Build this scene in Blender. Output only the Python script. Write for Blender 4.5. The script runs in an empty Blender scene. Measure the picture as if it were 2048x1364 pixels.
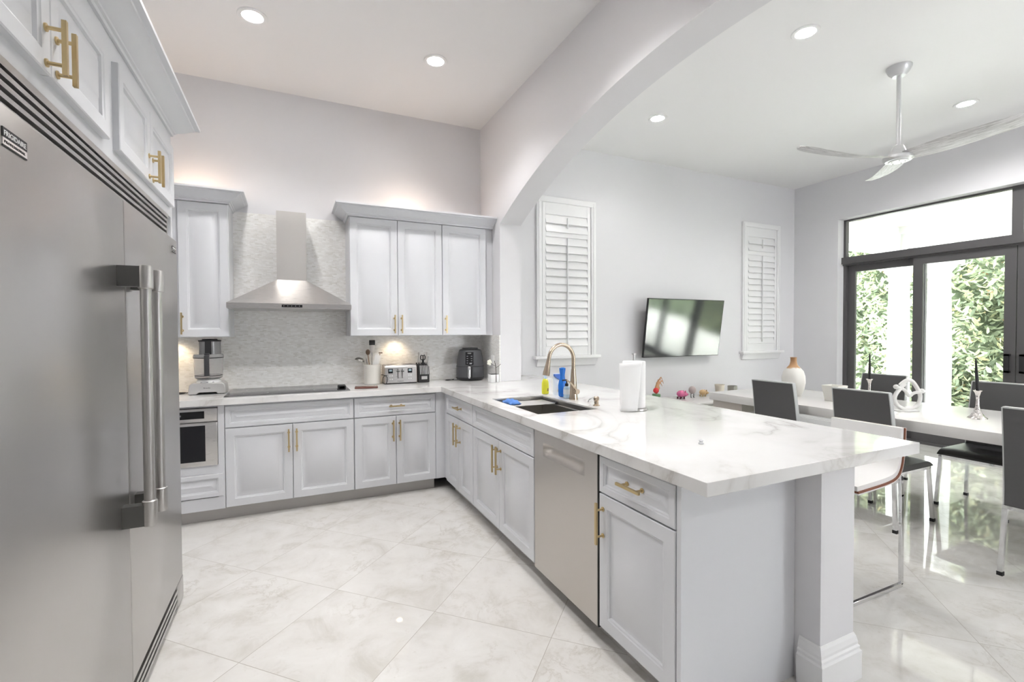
import bpy, bmesh, math, random
from mathutils import Vector, Matrix
from math import sin, cos, pi, radians, sqrt
random.seed(7)
SC = bpy.context.scene
COL = SC.collection

# ------------------------------------------------------------------ camera
YAW, PITCH, ROLL, FPX, CAMH = 0.4367, -0.0197, -0.0044, 943.76, 1.3923
f_ = Vector((sin(YAW)*cos(PITCH), cos(YAW)*cos(PITCH), sin(PITCH)))
r_ = Vector((cos(YAW), -sin(YAW), 0)); u_ = r_.cross(f_)
rr = cos(ROLL)*r_ + sin(ROLL)*u_; uu = -sin(ROLL)*r_ + cos(ROLL)*u_
cam = bpy.data.cameras.new('camera'); cam.sensor_width = 36; cam.lens = FPX/2048*36
cam.clip_start = 0.05; cam.clip_end = 200
camo = bpy.data.objects.new('camera', cam); COL.objects.link(camo)
M = Matrix((rr, uu, -f_)).transposed().to_4x4(); M.translation = (0, 0, CAMH)
camo.matrix_world = M
SC.camera = camo

# ------------------------------------------------------------------ world, sun, daylight, exposure
SC.view_settings.view_transform = 'Standard'; SC.view_settings.look = 'None'
SC.view_settings.gamma = 1; SC.view_settings.use_curve_mapping = False
SC.view_settings.exposure = 1.32
W = bpy.data.worlds.new('world'); SC.world = W; W.use_nodes = True
bg = W.node_tree.nodes['Background']; bg.inputs[0].default_value = (0.93, 0.97, 1.0, 1); bg.inputs[1].default_value = 11.0

def light(name, kind, loc, rot=(0, 0, 0), energy=100, color=(1, 1, 1), size=1.0, size_y=None, shape=None, spot=None):
    l = bpy.data.lights.new(name, kind); l.energy = energy; l.color = color
    if kind == 'AREA':
        l.shape = shape or ('RECTANGLE' if size_y else 'SQUARE'); l.size = size
        if size_y: l.size_y = size_y
    elif kind == 'SUN': l.angle = size
    else: l.shadow_soft_size = size
    if spot: l.spot_size = spot; l.spot_blend = 0.6
    o = bpy.data.objects.new(name, l); COL.objects.link(o); o.location = loc; o.rotation_euler = rot
    return o
s = light('sun', 'SUN', (9, 0, 12), energy=5.0, color=(1, 0.97, 0.9), size=0.02)
s.rotation_euler = Vector((0.12, 0.82, -0.55)).to_track_quat('-Z', 'Y').to_euler()
# sampling portal for the daylight through the glass doors
prt = light('door_portal', 'AREA', (7.06, 2.13, 1.45), (0, radians(-90), pi), 1, (1, 1, 1), 2.9, 3.7)
prt.rotation_euler = Vector((-1, 0, 0)).to_track_quat('-Z', 'Y').to_euler(); prt.data.size, prt.data.size_y = 3.7, 2.9; prt.data.cycles.is_portal = True

# ------------------------------------------------------------------ materials
def mat(name, col=(.8, .8, .8), rough=.5, metal=0, spec=.5, emit=None, estr=0, trans=0, ior=1.45, coat=0):
    m = bpy.data.materials.new(name); m.use_nodes = True
    b = m.node_tree.nodes['Principled BSDF']
    b.inputs['Base Color'].default_value = (*col, 1); b.inputs['Roughness'].default_value = rough
    b.inputs['Metallic'].default_value = metal; b.inputs['Specular IOR Level'].default_value = spec
    b.inputs['Transmission Weight'].default_value = trans; b.inputs['IOR'].default_value = ior
    b.inputs['Coat Weight'].default_value = coat
    if emit: b.inputs['Emission Color'].default_value = (*emit, 1); b.inputs['Emission Strength'].default_value = estr
    return m
def nd(m, t, **k):
    n = m.node_tree.nodes.new(t)
    for a, v in k.items(): setattr(n, a, v)
    return n
def lk(m, a, b): m.node_tree.links.new(a, b)
def bsdf(m): return m.node_tree.nodes['Principled BSDF']
def geo(m): return nd(m, 'ShaderNodeNewGeometry').outputs['Position']
def objc(m): return nd(m, 'ShaderNodeTexCoord').outputs['Object']
def noise(m, vec, scale, detail=4, rough=.5, dist=0):
    n = nd(m, 'ShaderNodeTexNoise'); n.inputs['Scale'].default_value = scale; n.inputs['Detail'].default_value = detail
    n.inputs['Roughness'].default_value = rough; n.inputs['Distortion'].default_value = dist
    if vec is not None: lk(m, vec, n.inputs['Vector'])
    return n.outputs['Fac']
def ramp(m, fac, stops):
    r = nd(m, 'ShaderNodeValToRGB'); e = r.color_ramp.elements
    e[0].position, e[0].color = stops[0][0], (*stops[0][1], 1); e[1].position, e[1].color = stops[-1][0], (*stops[-1][1], 1)
    for p, c in stops[1:-1]: x = e.new(p); x.color = (*c, 1)
    lk(m, fac, r.inputs[0]); return r.outputs[0]
def math_(m, op, a, b=None, c=None):
    n = nd(m, 'ShaderNodeMath', operation=op)
    for i, v in enumerate((a, b, c)):
        if v is None: continue
        if isinstance(v, (int, float)): n.inputs[i].default_value = v
        else: lk(m, v, n.inputs[i])
    return n.outputs[0]
def mixc(m, fac, a, b, mode='MIX'):
    n = nd(m, 'ShaderNodeMix', data_type='RGBA', blend_type=mode)
    for i, v in ((0, fac), (6, a), (7, b)):
        if isinstance(v, (int, float)): n.inputs[i].default_value = v
        elif isinstance(v, tuple): n.inputs[i].default_value = (*v, 1)
        else: lk(m, v, n.inputs[i])
    return n.outputs[2]
def bump(m, h, strength=.1, dist=.01):
    n = nd(m, 'ShaderNodeBump'); n.inputs['Strength'].default_value = strength; n.inputs['Distance'].default_value = dist
    lk(m, h, n.inputs['Height']); lk(m, n.outputs[0], bsdf(m).inputs['Normal'])
def mapping(m, vec, scale=(1, 1, 1), rot=(0, 0, 0), loc=(0, 0, 0)):
    n = nd(m, 'ShaderNodeMapping'); n.inputs['Scale'].default_value = scale; n.inputs['Rotation'].default_value = rot
    n.inputs['Location'].default_value = loc; lk(m, vec, n.inputs['Vector']); return n.outputs[0]

def paint(name, col, rough):
    m = mat(name, col, rough); bump(m, noise(m, geo(m), 160, 2), .04, .002); return m
WALL = paint('wall_paint', (.755, .75, .77), .55)
CEIL = paint('ceiling_paint', (.87, .865, .865), .7)
TRIMM = mat('trim_gloss_white', (.86, .86, .865), .3)
CAB = mat('cabinet_lacquer', (.71, .72, .75), .32)
bump(CAB, noise(CAB, mapping(CAB, geo(CAB), (30, 30, 4)), 6, 3), .05, .002)
CABIN = mat('cabinet_shadow_gap', (.3, .3, .31), .6)
KICK = mat('toe_kick_paint', (.58, .56, .54), .5)
BRASS = mat('satin_brass', (.60, .47, .26), .32, 1)
def brushed(name, col, rough, axis):
    m = mat(name, col, rough, 1)
    sc = [500, 500, 500]; sc[axis] = 12
    n = noise(m, mapping(m, geo(m), tuple(sc)), 1, 3)
    r = nd(m, 'ShaderNodeMapRange'); lk(m, n, r.inputs[0]); r.inputs[3].default_value = rough-.02; r.inputs[4].default_value = rough+.05
    lk(m, r.outputs[0], bsdf(m).inputs['Roughness']); bump(m, n, .006, .001); return m
STEEL = brushed('brushed_steel_vertical', (.52, .51, .50), .28, 2)
HOODS = brushed('hood_chimney_steel', (.66, .64, .62), .40, 2)
STEELH = brushed('brushed_steel_horizontal', (.60, .59, .58), .27, 0)
STEELY = brushed('brushed_steel_grille', (.55, .54, .53), .32, 1)
DWS = brushed('dishwasher_steel', (.58, .55, .52), .30, 2)
BRK = mat('bracket_steel_shade_tone', (.16, .16, .155), .35, .9)  # steel colour darkened to stand in for dark reflections on the brackets
SINKM = mat('sink_steel', (.48, .47, .45), .3, 1)
CHROME = mat('chrome', (.78, .78, .79), .08, 1)
FAUC = mat('champagne_bronze', (.56, .46, .36), .24, 1)
DARK = mat('black_gloss', (.012, .012, .014), .06)
BLACKM = mat('black_matte', (.02, .02, .022), .5)
SLOT = mat('dark_slot', (.03, .03, .03), .7)
WHITEP = mat('white_plastic', (.86, .86, .86), .35)
PAPER = mat('white_paper', (.88, .88, .88), .8)
CERA = mat('cream_ceramic', (.80, .78, .73), .3)

def marble_floor():
    m = mat('polished_marble_floor', (.8, .78, .74), .035, 0, .5); P = geo(m)
    sx = nd(m, 'ShaderNodeSeparateXYZ'); lk(m, P, sx.inputs[0]); X, Y = sx.outputs[0], sx.outputs[1]
    S = .848
    a = math_(m, 'DIVIDE', math_(m, 'SUBTRACT', math_(m, 'ADD', X, Y), 2.90), S)
    b = math_(m, 'DIVIDE', math_(m, 'ADD', math_(m, 'SUBTRACT', X, Y), 2.49), S)
    fa, fb = math_(m, 'FRACT', a), math_(m, 'FRACT', b)
    def edge(f): return math_(m, 'MINIMUM', f, math_(m, 'SUBTRACT', 1.0, f))
    e = math_(m, 'MINIMUM', edge(fa), edge(fb))
    grout = math_(m, 'LESS_THAN', e, .0024)
    cid = nd(m, 'ShaderNodeCombineXYZ'); lk(m, math_(m, 'FLOOR', a), cid.inputs[0]); lk(m, math_(m, 'FLOOR', b), cid.inputs[1])
    wn = nd(m, 'ShaderNodeTexWhiteNoise', noise_dimensions='3D'); lk(m, cid.outputs[0], wn.inputs[0])
    off = nd(m, 'ShaderNodeVectorMath', operation='MULTIPLY_ADD'); lk(m, wn.outputs['Color'], off.inputs[0]); off.inputs[1].default_value = (9, 9, 9); lk(m, P, off.inputs[2])
    V = off.outputs[0]
    cl = ramp(m, noise(m, V, 4.0, 8, .66, .5), [(.3, (.56, .54, .50)), (.48, (.675, .66, .635)), (.7, (.735, .725, .705))])
    v1 = noise(m, V, 4.5, 9, .66, .7)
    vein = ramp(m, math_(m, 'ABSOLUTE', math_(m, 'SUBTRACT', v1, .5)), [(0, (1, 1, 1)), (.012, (.35,)*3), (.04, (0, 0, 0))])
    msk = ramp(m, noise(m, V, 2.6, 3), [(.48, (0, 0, 0)), (.66, (1, 1, 1))])
    vv = math_(m, 'MULTIPLY', vein, msk)
    c = mixc(m, math_(m, 'MULTIPLY', vv, .5), cl, (.42, .385, .33))
    sp = ramp(m, noise(m, V, 26, 4, .7), [(.62, (0, 0, 0)), (.74, (1, 1, 1))])
    c = mixc(m, math_(m, 'MULTIPLY', sp, .38), c, (.48, .45, .39))
    c = mixc(m, grout, c, (.36, .335, .30))
    lk(m, c, bsdf(m).inputs['Base Color'])
    rg = math_(m, 'ADD', math_(m, 'MULTIPLY', grout, .4), .022)
    lk(m, rg, bsdf(m).inputs['Roughness'])
    return m
FLOOR = marble_floor()
def quartz():
    m = mat('veined_quartz', (.9, .9, .9), .07); P = mapping(m, geo(m), (1, .8, 1), (0, 0, .6))
    v1 = noise(m, P, 1.15, 8, .55, 1.2)
    d = math_(m, 'ABSOLUTE', math_(m, 'SUBTRACT', v1, .5))
    vein = ramp(m, d, [(0, (1, 1, 1)), (.008, (.6,)*3), (.04, (.22,)*3), (.13, (0, 0, 0))])
    msk = ramp(m, noise(m, P, 1.5, 2), [(.42, (0, 0, 0)), (.56, (1, 1, 1))])
    c = mixc(m, math_(m, 'MULTIPLY', math_(m, 'MULTIPLY', vein, msk), .85), (.775, .77, .765), (.47, .45, .42))
    cl = ramp(m, noise(m, P, 3.2, 5, .6, .5), [(.45, (0, 0, 0)), (.75, (1, 1, 1))])
    c = mixc(m, math_(m, 'MULTIPLY', cl, .25), c, (.57, .56, .555))
    lk(m, c, bsdf(m).inputs['Base Color']); return m
QUARTZ = quartz()
def pearl():
    m = mat('pearl_mosaic', (.8, .79, .76), .2)
    P = mapping(m, geo(m), (1, 1, 1), (radians(90), 0, 0))
    sx = nd(m, 'ShaderNodeSeparateXYZ'); lk(m, geo(m), sx.inputs[0])
    cx = nd(m, 'ShaderNodeCombineXYZ'); lk(m, math_(m, 'ADD', sx.outputs[0], sx.outputs[1]), cx.inputs[0]); lk(m, sx.outputs[2], cx.inputs[1])
    b = nd(m, 'ShaderNodeTexBrick'); lk(m, cx.outputs[0], b.inputs['Vector'])
    b.inputs['Scale'].default_value = 1; b.inputs['Brick Width'].default_value = .030; b.inputs['Row Height'].default_value = .0105
    b.inputs['Mortar Size'].default_value = .0006; b.inputs['Color1'].default_value = (0, 0, 0, 1); b.inputs['Color2'].default_value = (1, 1, 1, 1)
    b.inputs['Mortar'].default_value = (.5, .5, .5, 1); b.offset_frequency = 2; b.offset = .37
    c = ramp(m, b.outputs['Color'], [(0, (.74, .73, .70)), (.2, (.84, .83, .81)), (.6, (.89, .885, .87)), (1, (.95, .95, .94))])
    bl = ramp(m, noise(m, cx.outputs[0], 16, 4, .6), [(.62, (0, 0, 0)), (.74, (1, 1, 1))])
    c = mixc(m, math_(m, 'MULTIPLY', bl, .40), c, (.50, .49, .46))
    lk(m, c, bsdf(m).inputs['Base Color'])
    r = ramp(m, b.outputs['Color'], [(0, (.35,)*3), (.5, (.2,)*3), (1, (.12,)*3)]); lk(m, r, bsdf(m).inputs['Roughness'])
    bump(m, math_(m, 'ADD', b.outputs['Color'], noise(m, cx.outputs[0], 60, 2)), .35, .002)
    return m
PEARL = pearl()
def fabric(name, col):
    m = mat(name, col, .7); bump(m, noise(m, geo(m), 700, 2), .2, .001); return m
GREYF = fabric('charcoal_leatherette', (.10, .098, .10))
EDGEF = fabric('pale_chair_edge', (.55, .56, .56))
BLKL = mat('black_leather', (.025, .024, .026), .38)
WHTL = mat('white_leather', (.82, .81, .80), .4)
WALN = mat('walnut_edge', (.22, .075, .04), .35)
TABLE = mat('pale_table_lacquer', (.74, .725, .71), .22)
BRONZE = mat('dark_bronze_frame', (.10, .096, .098), .4)
GLASS = bpy.data.materials.new('window_glass'); GLASS.use_nodes = True; GLASS.node_tree.nodes.remove(bsdf(GLASS))
_t = nd(GLASS, 'ShaderNodeBsdfTransparent'); _t.inputs[0].default_value = (.96, .98, .97, 1); _g = nd(GLASS, 'ShaderNodeBsdfGlossy'); _g.inputs['Roughness'].default_value = .01
_f = nd(GLASS, 'ShaderNodeFresnel'); _f.inputs[0].default_value = 1.3; _m = nd(GLASS, 'ShaderNodeMixShader')
lk(GLASS, _f.outputs[0], _m.inputs[0]); lk(GLASS, _t.outputs[0], _m.inputs[1]); lk(GLASS, _g.outputs[0], _m.inputs[2]); lk(GLASS, _m.outputs[0], GLASS.node_tree.nodes['Material Output'].inputs[0])
SCREEN = mat('tv_screen', (.02, .021, .028), .09, 0, 1.0, ior=1.9)
def wood_fan():
    m = mat('silvered_fan_wood', (.6, .59, .58), .4); P = objc(m)
    n = noise(m, mapping(m, P, (4, 40, 4)), 2, 6, .7, 1)
    lk(m, ramp(m, n, [(.35, (.36, .35, .35)), (.6, (.66, .65, .65))]), bsdf(m).inputs['Base Color']); return m
FANW = wood_fan()
FANM = mat('fan_silver', (.62, .62, .63), .35, .6)
LAMPE = mat('lamp_lens', (1, 1, 1), .5, emit=(1, .97, .93), estr=7)
PUCK = mat('warm_puck_lens', (1, 1, 1), .5, emit=(1, .80, .55), estr=.7)
CREAM = mat('patio_cream_stucco', (.50, .48, .42), .8)
WHITES = mat('patio_white_stucco', (.62, .62, .60), .8)
PAVE = mat('patio_pale_paver', (.62, .61, .58), .6)
def leafm():
    m = mat('hedge_leaf', (.2, .35, .08), .45); o = nd(m, 'ShaderNodeNewGeometry').outputs['Random Per Island']
    c = ramp(m, o, [(0, (.12, .15, .10)), (.3, (.23, .28, .18)), (.6, (.36, .41, .28)), (.9, (.48, .50, .32)), (.97, (.50, .47, .26)), (1, (.45, .30, .17))])
    lk(m, c, bsdf(m).inputs['Base Color'])
    tr = nd(m, 'ShaderNodeBsdfTranslucent'); lk(m, c, tr.inputs[0]); mx = nd(m, 'ShaderNodeMixShader'); mx.inputs[0].default_value = .35
    lk(m, bsdf(m).outputs[0], mx.inputs[1]); lk(m, tr.outputs[0], mx.inputs[2])
    lk(m, mx.outputs[0], m.node_tree.nodes['Material Output'].inputs[0]); return m
LEAF = leafm()
TWIG = mat('hedge_core', (.12, .15, .09), .9)

# ------------------------------------------------------------------ mesh builder
class MB:
    def __init__(s): s.v = []; s.f = []; s.m = []; s.mi = 0
    def add(s, vs, fs):
        n = len(s.v); s.v += [Vector(v) for v in vs]
        for f in fs: s.f.append([n+i for i in f]); s.m.append(s.mi)
        return s
    def box(s, x0, x1, y0, y1, z0, z1):
        v = [(x, y, z) for x in (x0, x1) for y in (y0, y1) for z in (z0, z1)]
        return s.add(v, [(0, 1, 3, 2), (4, 6, 7, 5), (0, 4, 5, 1), (2, 3, 7, 6), (0, 2, 6, 4), (1, 5, 7, 3)])
    def rbox(s, x0, x1, y0, y1, z0, z1, b=.004):
        """box with chamfered edges"""
        v = []; 
        bm = bmesh.new(); bmesh.ops.create_cube(bm, size=1)
        for q in bm.verts: q.co = Vector(((x0+x1)/2+q.co.x*(x1-x0), (y0+y1)/2+q.co.y*(y1-y0), (z0+z1)/2+q.co.z*(z1-z0)))
        bmesh.ops.bevel(bm, geom=bm.edges[:], offset=b, segments=2, profile=.5, affect='EDGES')
        bm.verts.index_update(); s.add([q.co.copy() for q in bm.verts], [[q.index for q in f.verts] for f in bm.faces]); bm.free(); return s
    def obox(s, c, ax, ay, az, sx, sy, sz):
        c, ax, ay, az = Vector(c), Vector(ax), Vector(ay), Vector(az)
        v = [c+ax*sx*i/2+ay*sy*j/2+az*sz*k/2 for i in (-1, 1) for j in (-1, 1) for k in (-1, 1)]
        return s.add(v, [(0, 1, 3, 2), (4, 6, 7, 5), (0, 4, 5, 1), (2, 3, 7, 6), (0, 2, 6, 4), (1, 5, 7, 3)])
    def lathe(s, prof, c=(0, 0, 0), n=32, axis='Z', sx=1, sy=1, caps=True):
        c = Vector(c); vs = []; fs = []; k = len(prof)
        for i in range(n):
            a = 2*pi*i/n
            for r, h in prof:
                p = (r*cos(a)*sx, r*sin(a)*sy, h)
                if axis == 'X': p = (h, p[0], p[1])
                if axis == 'Y': p = (p[1], h, p[0])
                vs.append(c+Vector(p))
        for i in range(n):
            j = (i+1) % n
            for q in range(k-1): fs.append((i*k+q, j*k+q, j*k+q+1, i*k+q+1))
        if caps and prof[0][0] > 1e-6: fs.append([i*k for i in range(n)][::-1])
        if caps and prof[-1][0] > 1e-6: fs.append([i*k+k-1 for i in range(n)])
        return s.add(vs, fs)
    def cyl(s, c, r, h, n=24, axis='Z'): return s.lathe([(r, 0), (r, h)], c, n, axis)
    def sph(s, c, r, n=20, sc=(1, 1, 1)):
        m = n//2; p = [(max(r*sin(pi*i/m), 1e-7), -r*cos(pi*i/m)*sc[2]) for i in range(m+1)]
        return s.lathe(p, c, n, sx=sc[0], sy=sc[1])
    def tube(s, pts, r, n=12, close=False):
        pts = [Vector(p) for p in pts]; N = len(pts); vs = []; fs = []
        rs = r if isinstance(r, (list, tuple)) else [r]*N
        up = None
        for i, p in enumerate(pts):
            if close: t = pts[(i+1) % N]-pts[i-1]
            else: t = pts[min(i+1, N-1)]-pts[max(i-1, 0)]
            t.normalize()
            if up is None: up = Vector((0, 0, 1)) if abs(t.z) < .9 else Vector((1, 0, 0))
            a = (up-t*up.dot(t)); 
            if a.length < 1e-5: a = t.orthogonal()
            a.normalize(); b = t.cross(a); up = a
            for j in range(n):
                q = 2*pi*j/n; vs.append(p+(a*cos(q)+b*sin(q))*rs[i])
        for i in range(N if close else N-1):
            k = (i+1) % N
            for j in range(n): fs.append((i*n+j, i*n+(j+1) % n, k*n+(j+1) % n, k*n+j))
        if not close: fs.append(list(range(n))[::-1]); fs.append([(N-1)*n+j for j in range(n)])
        return s.add(vs, fs)
    def sweep(s, prof, path, closed=False):
        """profile rings: list of lists of points already placed in space, joined"""
        k = len(prof[0]); vs = [p for r in prof for p in r]; fs = []
        for i in range(len(prof)-1):
            for j in range(k-(0 if closed else 1)): fs.append((i*k+j, i*k+(j+1) % k, (i+1)*k+(j+1) % k, (i+1)*k+j))
        if closed: fs.append(list(range(k))[::-1]); fs.append([(len(prof)-1)*k+j for j in range(k)])
        return s.add(vs, fs)
    def prism(s, poly, axis, a, b):
        """poly of 2D points extruded along axis from a to b"""
        def P(p, t): return {'X': (t, p[0], p[1]), 'Y': (p[0], t, p[1]), 'Z': (p[0], p[1], t)}[axis]
        n = len(poly); vs = [P(p, a) for p in poly]+[P(p, b) for p in poly]
        fs = [list(range(n))[::-1], [n+i for i in range(n)]]+[(i, (i+1) % n, n+(i+1) % n, n+i) for i in range(n)]
        return s.add(vs, fs)
    def panel(s, o, u, v, nrm, w, h, t=.02, fr=.058):
        """raised panel door front: nested rings, o = lower-left of the back face"""
        o, u, v, nrm = map(Vector, (o, u, v, nrm)); k = min(1, min(w, h)/.30) if fr > .04 else 1
        st = [(0, 0), (0, t-.003), (.003, t), (fr-.004, t), (fr, t-.004), (fr+.005, t-.005), (fr+.009, t-.013), (fr+.015, t-.013), (fr+.018+.026*k, t-.003), (fr+.021+.026*k, t-.001)]
        lim = min(w, h)/2-.004
        if st[-1][0] > lim: st = [(a*lim/st[-1][0], d) for a, d in st]
        vs = []
        for a, d in st:
            for i, j in ((a, a), (w-a, a), (w-a, h-a), (a, h-a)): vs.append(o+u*i+v*j+nrm*d)
        fs = [(3, 2, 1, 0)]
        for q in range(len(st)-1):
            for i in range(4): fs.append((q*4+i, q*4+(i+1) % 4, q*4+4+(i+1) % 4, q*4+4+i))
        q = (len(st)-1)*4; fs.append((q, q+1, q+2, q+3))
        return s.add(vs, fs)
    def build(s, name, m, parent=None, loc=None, smooth=True, angle=.6, recalc=True, bev=0):
        me = bpy.data.meshes.new(name)
        off = Vector((0, 0, 0))
        if parent is not None: off = WL.get(parent.name, off)
        elif loc is not None: off = Vector(loc)
        me.from_pydata([v-off for v in s.v], [], s.f)
        ms = m if isinstance(m, (list, tuple)) else [m]
        for q in ms: me.materials.append(q)
        if len(ms) > 1: me.polygons.foreach_set('material_index', s.m)
        if recalc:
            bm = bmesh.new(); bm.from_mesh(me); bmesh.ops.recalc_face_normals(bm, faces=bm.faces); bm.to_mesh(me); bm.free()
        if smooth:
            me.polygons.foreach_set('use_smooth', [True]*len(me.polygons)); me.set_sharp_from_angle(angle=angle)
        me.update()
        o = bpy.data.objects.new(name, me); COL.objects.link(o)
        if bev:
            b = o.modifiers.new('bevel', 'BEVEL'); b.width = bev; b.segments = 2; b.limit_method = 'ANGLE'
        if parent is not None: o.parent = parent; WL[o.name] = off
        elif loc is not None: o.location = loc; WL[o.name] = off
        else: WL[o.name] = Vector((0, 0, 0))
        return o
WL = {}
def tag(o, label, cat, group=None, kind=None):
    o['label'] = label; o['category'] = cat
    if group: o['group'] = group
    if kind: o['kind'] = kind
    return o
def thing(name, label, cat, loc=(0, 0, 0), group=None):
    o = bpy.data.objects.new(name, None); COL.objects.link(o); o.location = loc; o.empty_display_size = .1
    WL[o.name] = Vector(loc); return tag(o, label, cat, group)
def struct(o, label=None):
    o['kind'] = 'structure'
    if label: o['label'] = label
    return o
def kids(o): return [c for c in bpy.data.objects if c.parent == o]
def dup(o, loc, rotz=0, label=None, parent=None, children=None):
    c = o.copy(); COL.objects.link(c)
    if parent is None:
        c.location = loc; c.rotation_euler = (0, 0, rotz)
        if label: c['label'] = label
    else: c.parent = parent
    for ch in kids(o): dup(ch, None, 0, None, c)
    return c
def text(name, body, m, parent, o, u, v, h, w=None, depth=.0006, bold=0.0, spacing=1.0):
    cu = bpy.data.curves.new(name, 'FONT'); cu.body = body; cu.size = 1; cu.extrude = .02; cu.offset = bold; cu.space_character = spacing
    tmp = bpy.data.objects.new('tmp', cu); COL.objects.link(tmp)
    me = bpy.data.meshes.new_from_object(tmp.evaluated_get(bpy.context.evaluated_depsgraph_get()))
    bpy.data.objects.remove(tmp)
    xs = [q.co.x for q in me.vertices]; ys = [q.co.y for q in me.vertices]
    W_, H_ = max(xs)-min(xs), max(ys)-min(ys); sy = h/H_; sx = (w/W_) if w else sy
    o, u, v = map(Vector, (o, u, v)); n = u.cross(v); off = WL.get(parent.name, Vector((0, 0, 0)))
    for q in me.vertices:
        q.co = o+u*(q.co.x-min(xs))*sx+v*(q.co.y-min(ys))*sy+n*(q.co.z*depth/.02)-off
    me.materials.clear(); me.materials.append(m)
    t = bpy.data.objects.new(name, me); COL.objects.link(t); t.parent = parent; WL[t.name] = off; return t

X_, Y_, Z_ = Vector((1, 0, 0)), Vector((0, 1, 0)), Vector((0, 0, 1))
H = 3.5; YB = 4.64; XL = -1.25; XA = 1.81; XA2 = 2.03; XR = 6.84; YR = -3.5

# ------------------------------------------------------------------ room shell
struct(MB().box(XL-.2, XR+.2, YR-.2, YB+.2, -.1, 0).build('floor', FLOOR))
struct(MB().box(XL-.2, XR+.2, YR-.2, YB+.2, H, H+.1).build('ceiling', CEIL))
struct(MB().box(XL-.2, XR+.2, YB, YB+.2, 0, H).build('wall_back', WALL))
struct(MB().box(XL-.2, XL, YR-.2, YB, 0, H).build('wall_left', WALL))
# rear wall; its unseen window opening is added to let in fill daylight
w = MB(); FILL_WIN = ((1, 4.5, 5.5),)
xs_ = [XL]+[q for _, a, b in FILL_WIN for q in (a, b)]+[XR]
for i in range(0, len(xs_), 2): w.box(xs_[i], xs_[i+1], YR-.2, YR, 0, H)
for _, a, b in FILL_WIN: w.box(a, b, YR-.2, YR, 0, .9).box(a, b, YR-.2, YR, 2.4, H)
struct(w.build('wall_rear', WALL))
for n, x0, x1 in FILL_WIN:
    fr = MB()
    for x in (x0+.03, (x0+x1)/2, x1-.03): fr.box(x-.03, x+.03, YR-.12, YR-.04, .9, 2.4)
    for z in (.93, 2.37): fr.box(x0, x1, YR-.12, YR-.04, z-.03, z+.03)
    struct(fr.build('window_%d' % n, BRONZE))  # frame of the added rear window
# arched wall between kitchen and dining room (circular arch)
AY0, AY1, AZ, AT = -.44, 4.14, 2.42, 2.93
ac = (AY0+AY1)/2; hw = (AY1-AY0)/2; ri = AT-AZ; RR = (hw*hw+ri*ri)/(2*ri)
n = 48; arc = []
for i in range(n+1):
    y = AY0+(AY1-AY0)*i/n; arc.append((y, AT-RR+sqrt(RR*RR-(y-ac)**2)))
w = MB()
for i in range(n):
    (ya, za), (yb, zb) = arc[i], arc[i+1]
    v = [(XA, ya, za), (XA, yb, zb), (XA, yb, H), (XA, ya, H), (XA2, ya, za), (XA2, yb, zb), (XA2, yb, H), (XA2, ya, H)]
    w.add(v, [(0, 1, 2, 3), (4, 7, 6, 5), (0, 4, 5, 1)])
w.box(XA, XA2, AY1, YB, .916, H).box(XA, XA2, YR, AY0, 0, H)
struct(w.build('wall_arch', WALL, angle=.3))
# right wall with the tall door opening
DY0, DY1, DZ = .53, 4.015, 2.915
w = MB(); w.box(XR, XR+.2, DY1, YB, 0, H).box(XR, XR+.2, YR-.2, DY0, 0, H).box(XR, XR+.2, DY0, DY1, DZ, H)
struct(w.build('wall_right', WALL))
# half wall under the counter with its end post
struct(MB().box(1.82, 2.03, 1.12, YB, 0, .866).build('wall_peninsula', WALL))
def base_profile(d=.022, h=.18):
    return [(0, 0), (d, 0), (d, h*.62), (d*.72, h*.66), (d*.78, h*.72), (d*.55, h*.76), (d*.55, h*.82), (d*.35, h*.93), (d*.1, h), (0, h)]
def baseboard(name, pts, out, label=None, h=.18):
    """pts path in plan, out = list of outward offset directions (mitred) for each point"""
    mb = MB(); rings = []
    for p, o in zip(pts, out): rings.append([Vector((p[0]+o[0]*a, p[1]+o[1]*a, z)) for a, z in base_profile(h=h)])
    mb.sweep(rings, None, closed=True)
    return struct(mb.build(name, TRIMM, smooth=False))
baseboard('baseboard_peninsula', [(1.82, 1.20), (1.82, 1.12), (2.03, 1.12), (2.03, 4.14)], [(-1, 0), (-1, -1), (1, -1), (1, 0)])
baseboard('baseboard_back', [(2.03, YB), (XR, YB)], [(0, -1), (0, -1)])
baseboard('baseboard_right', [(XR, YB), (XR, DY1+.02)], [(-1, 0), (-1, 0)])

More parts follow.
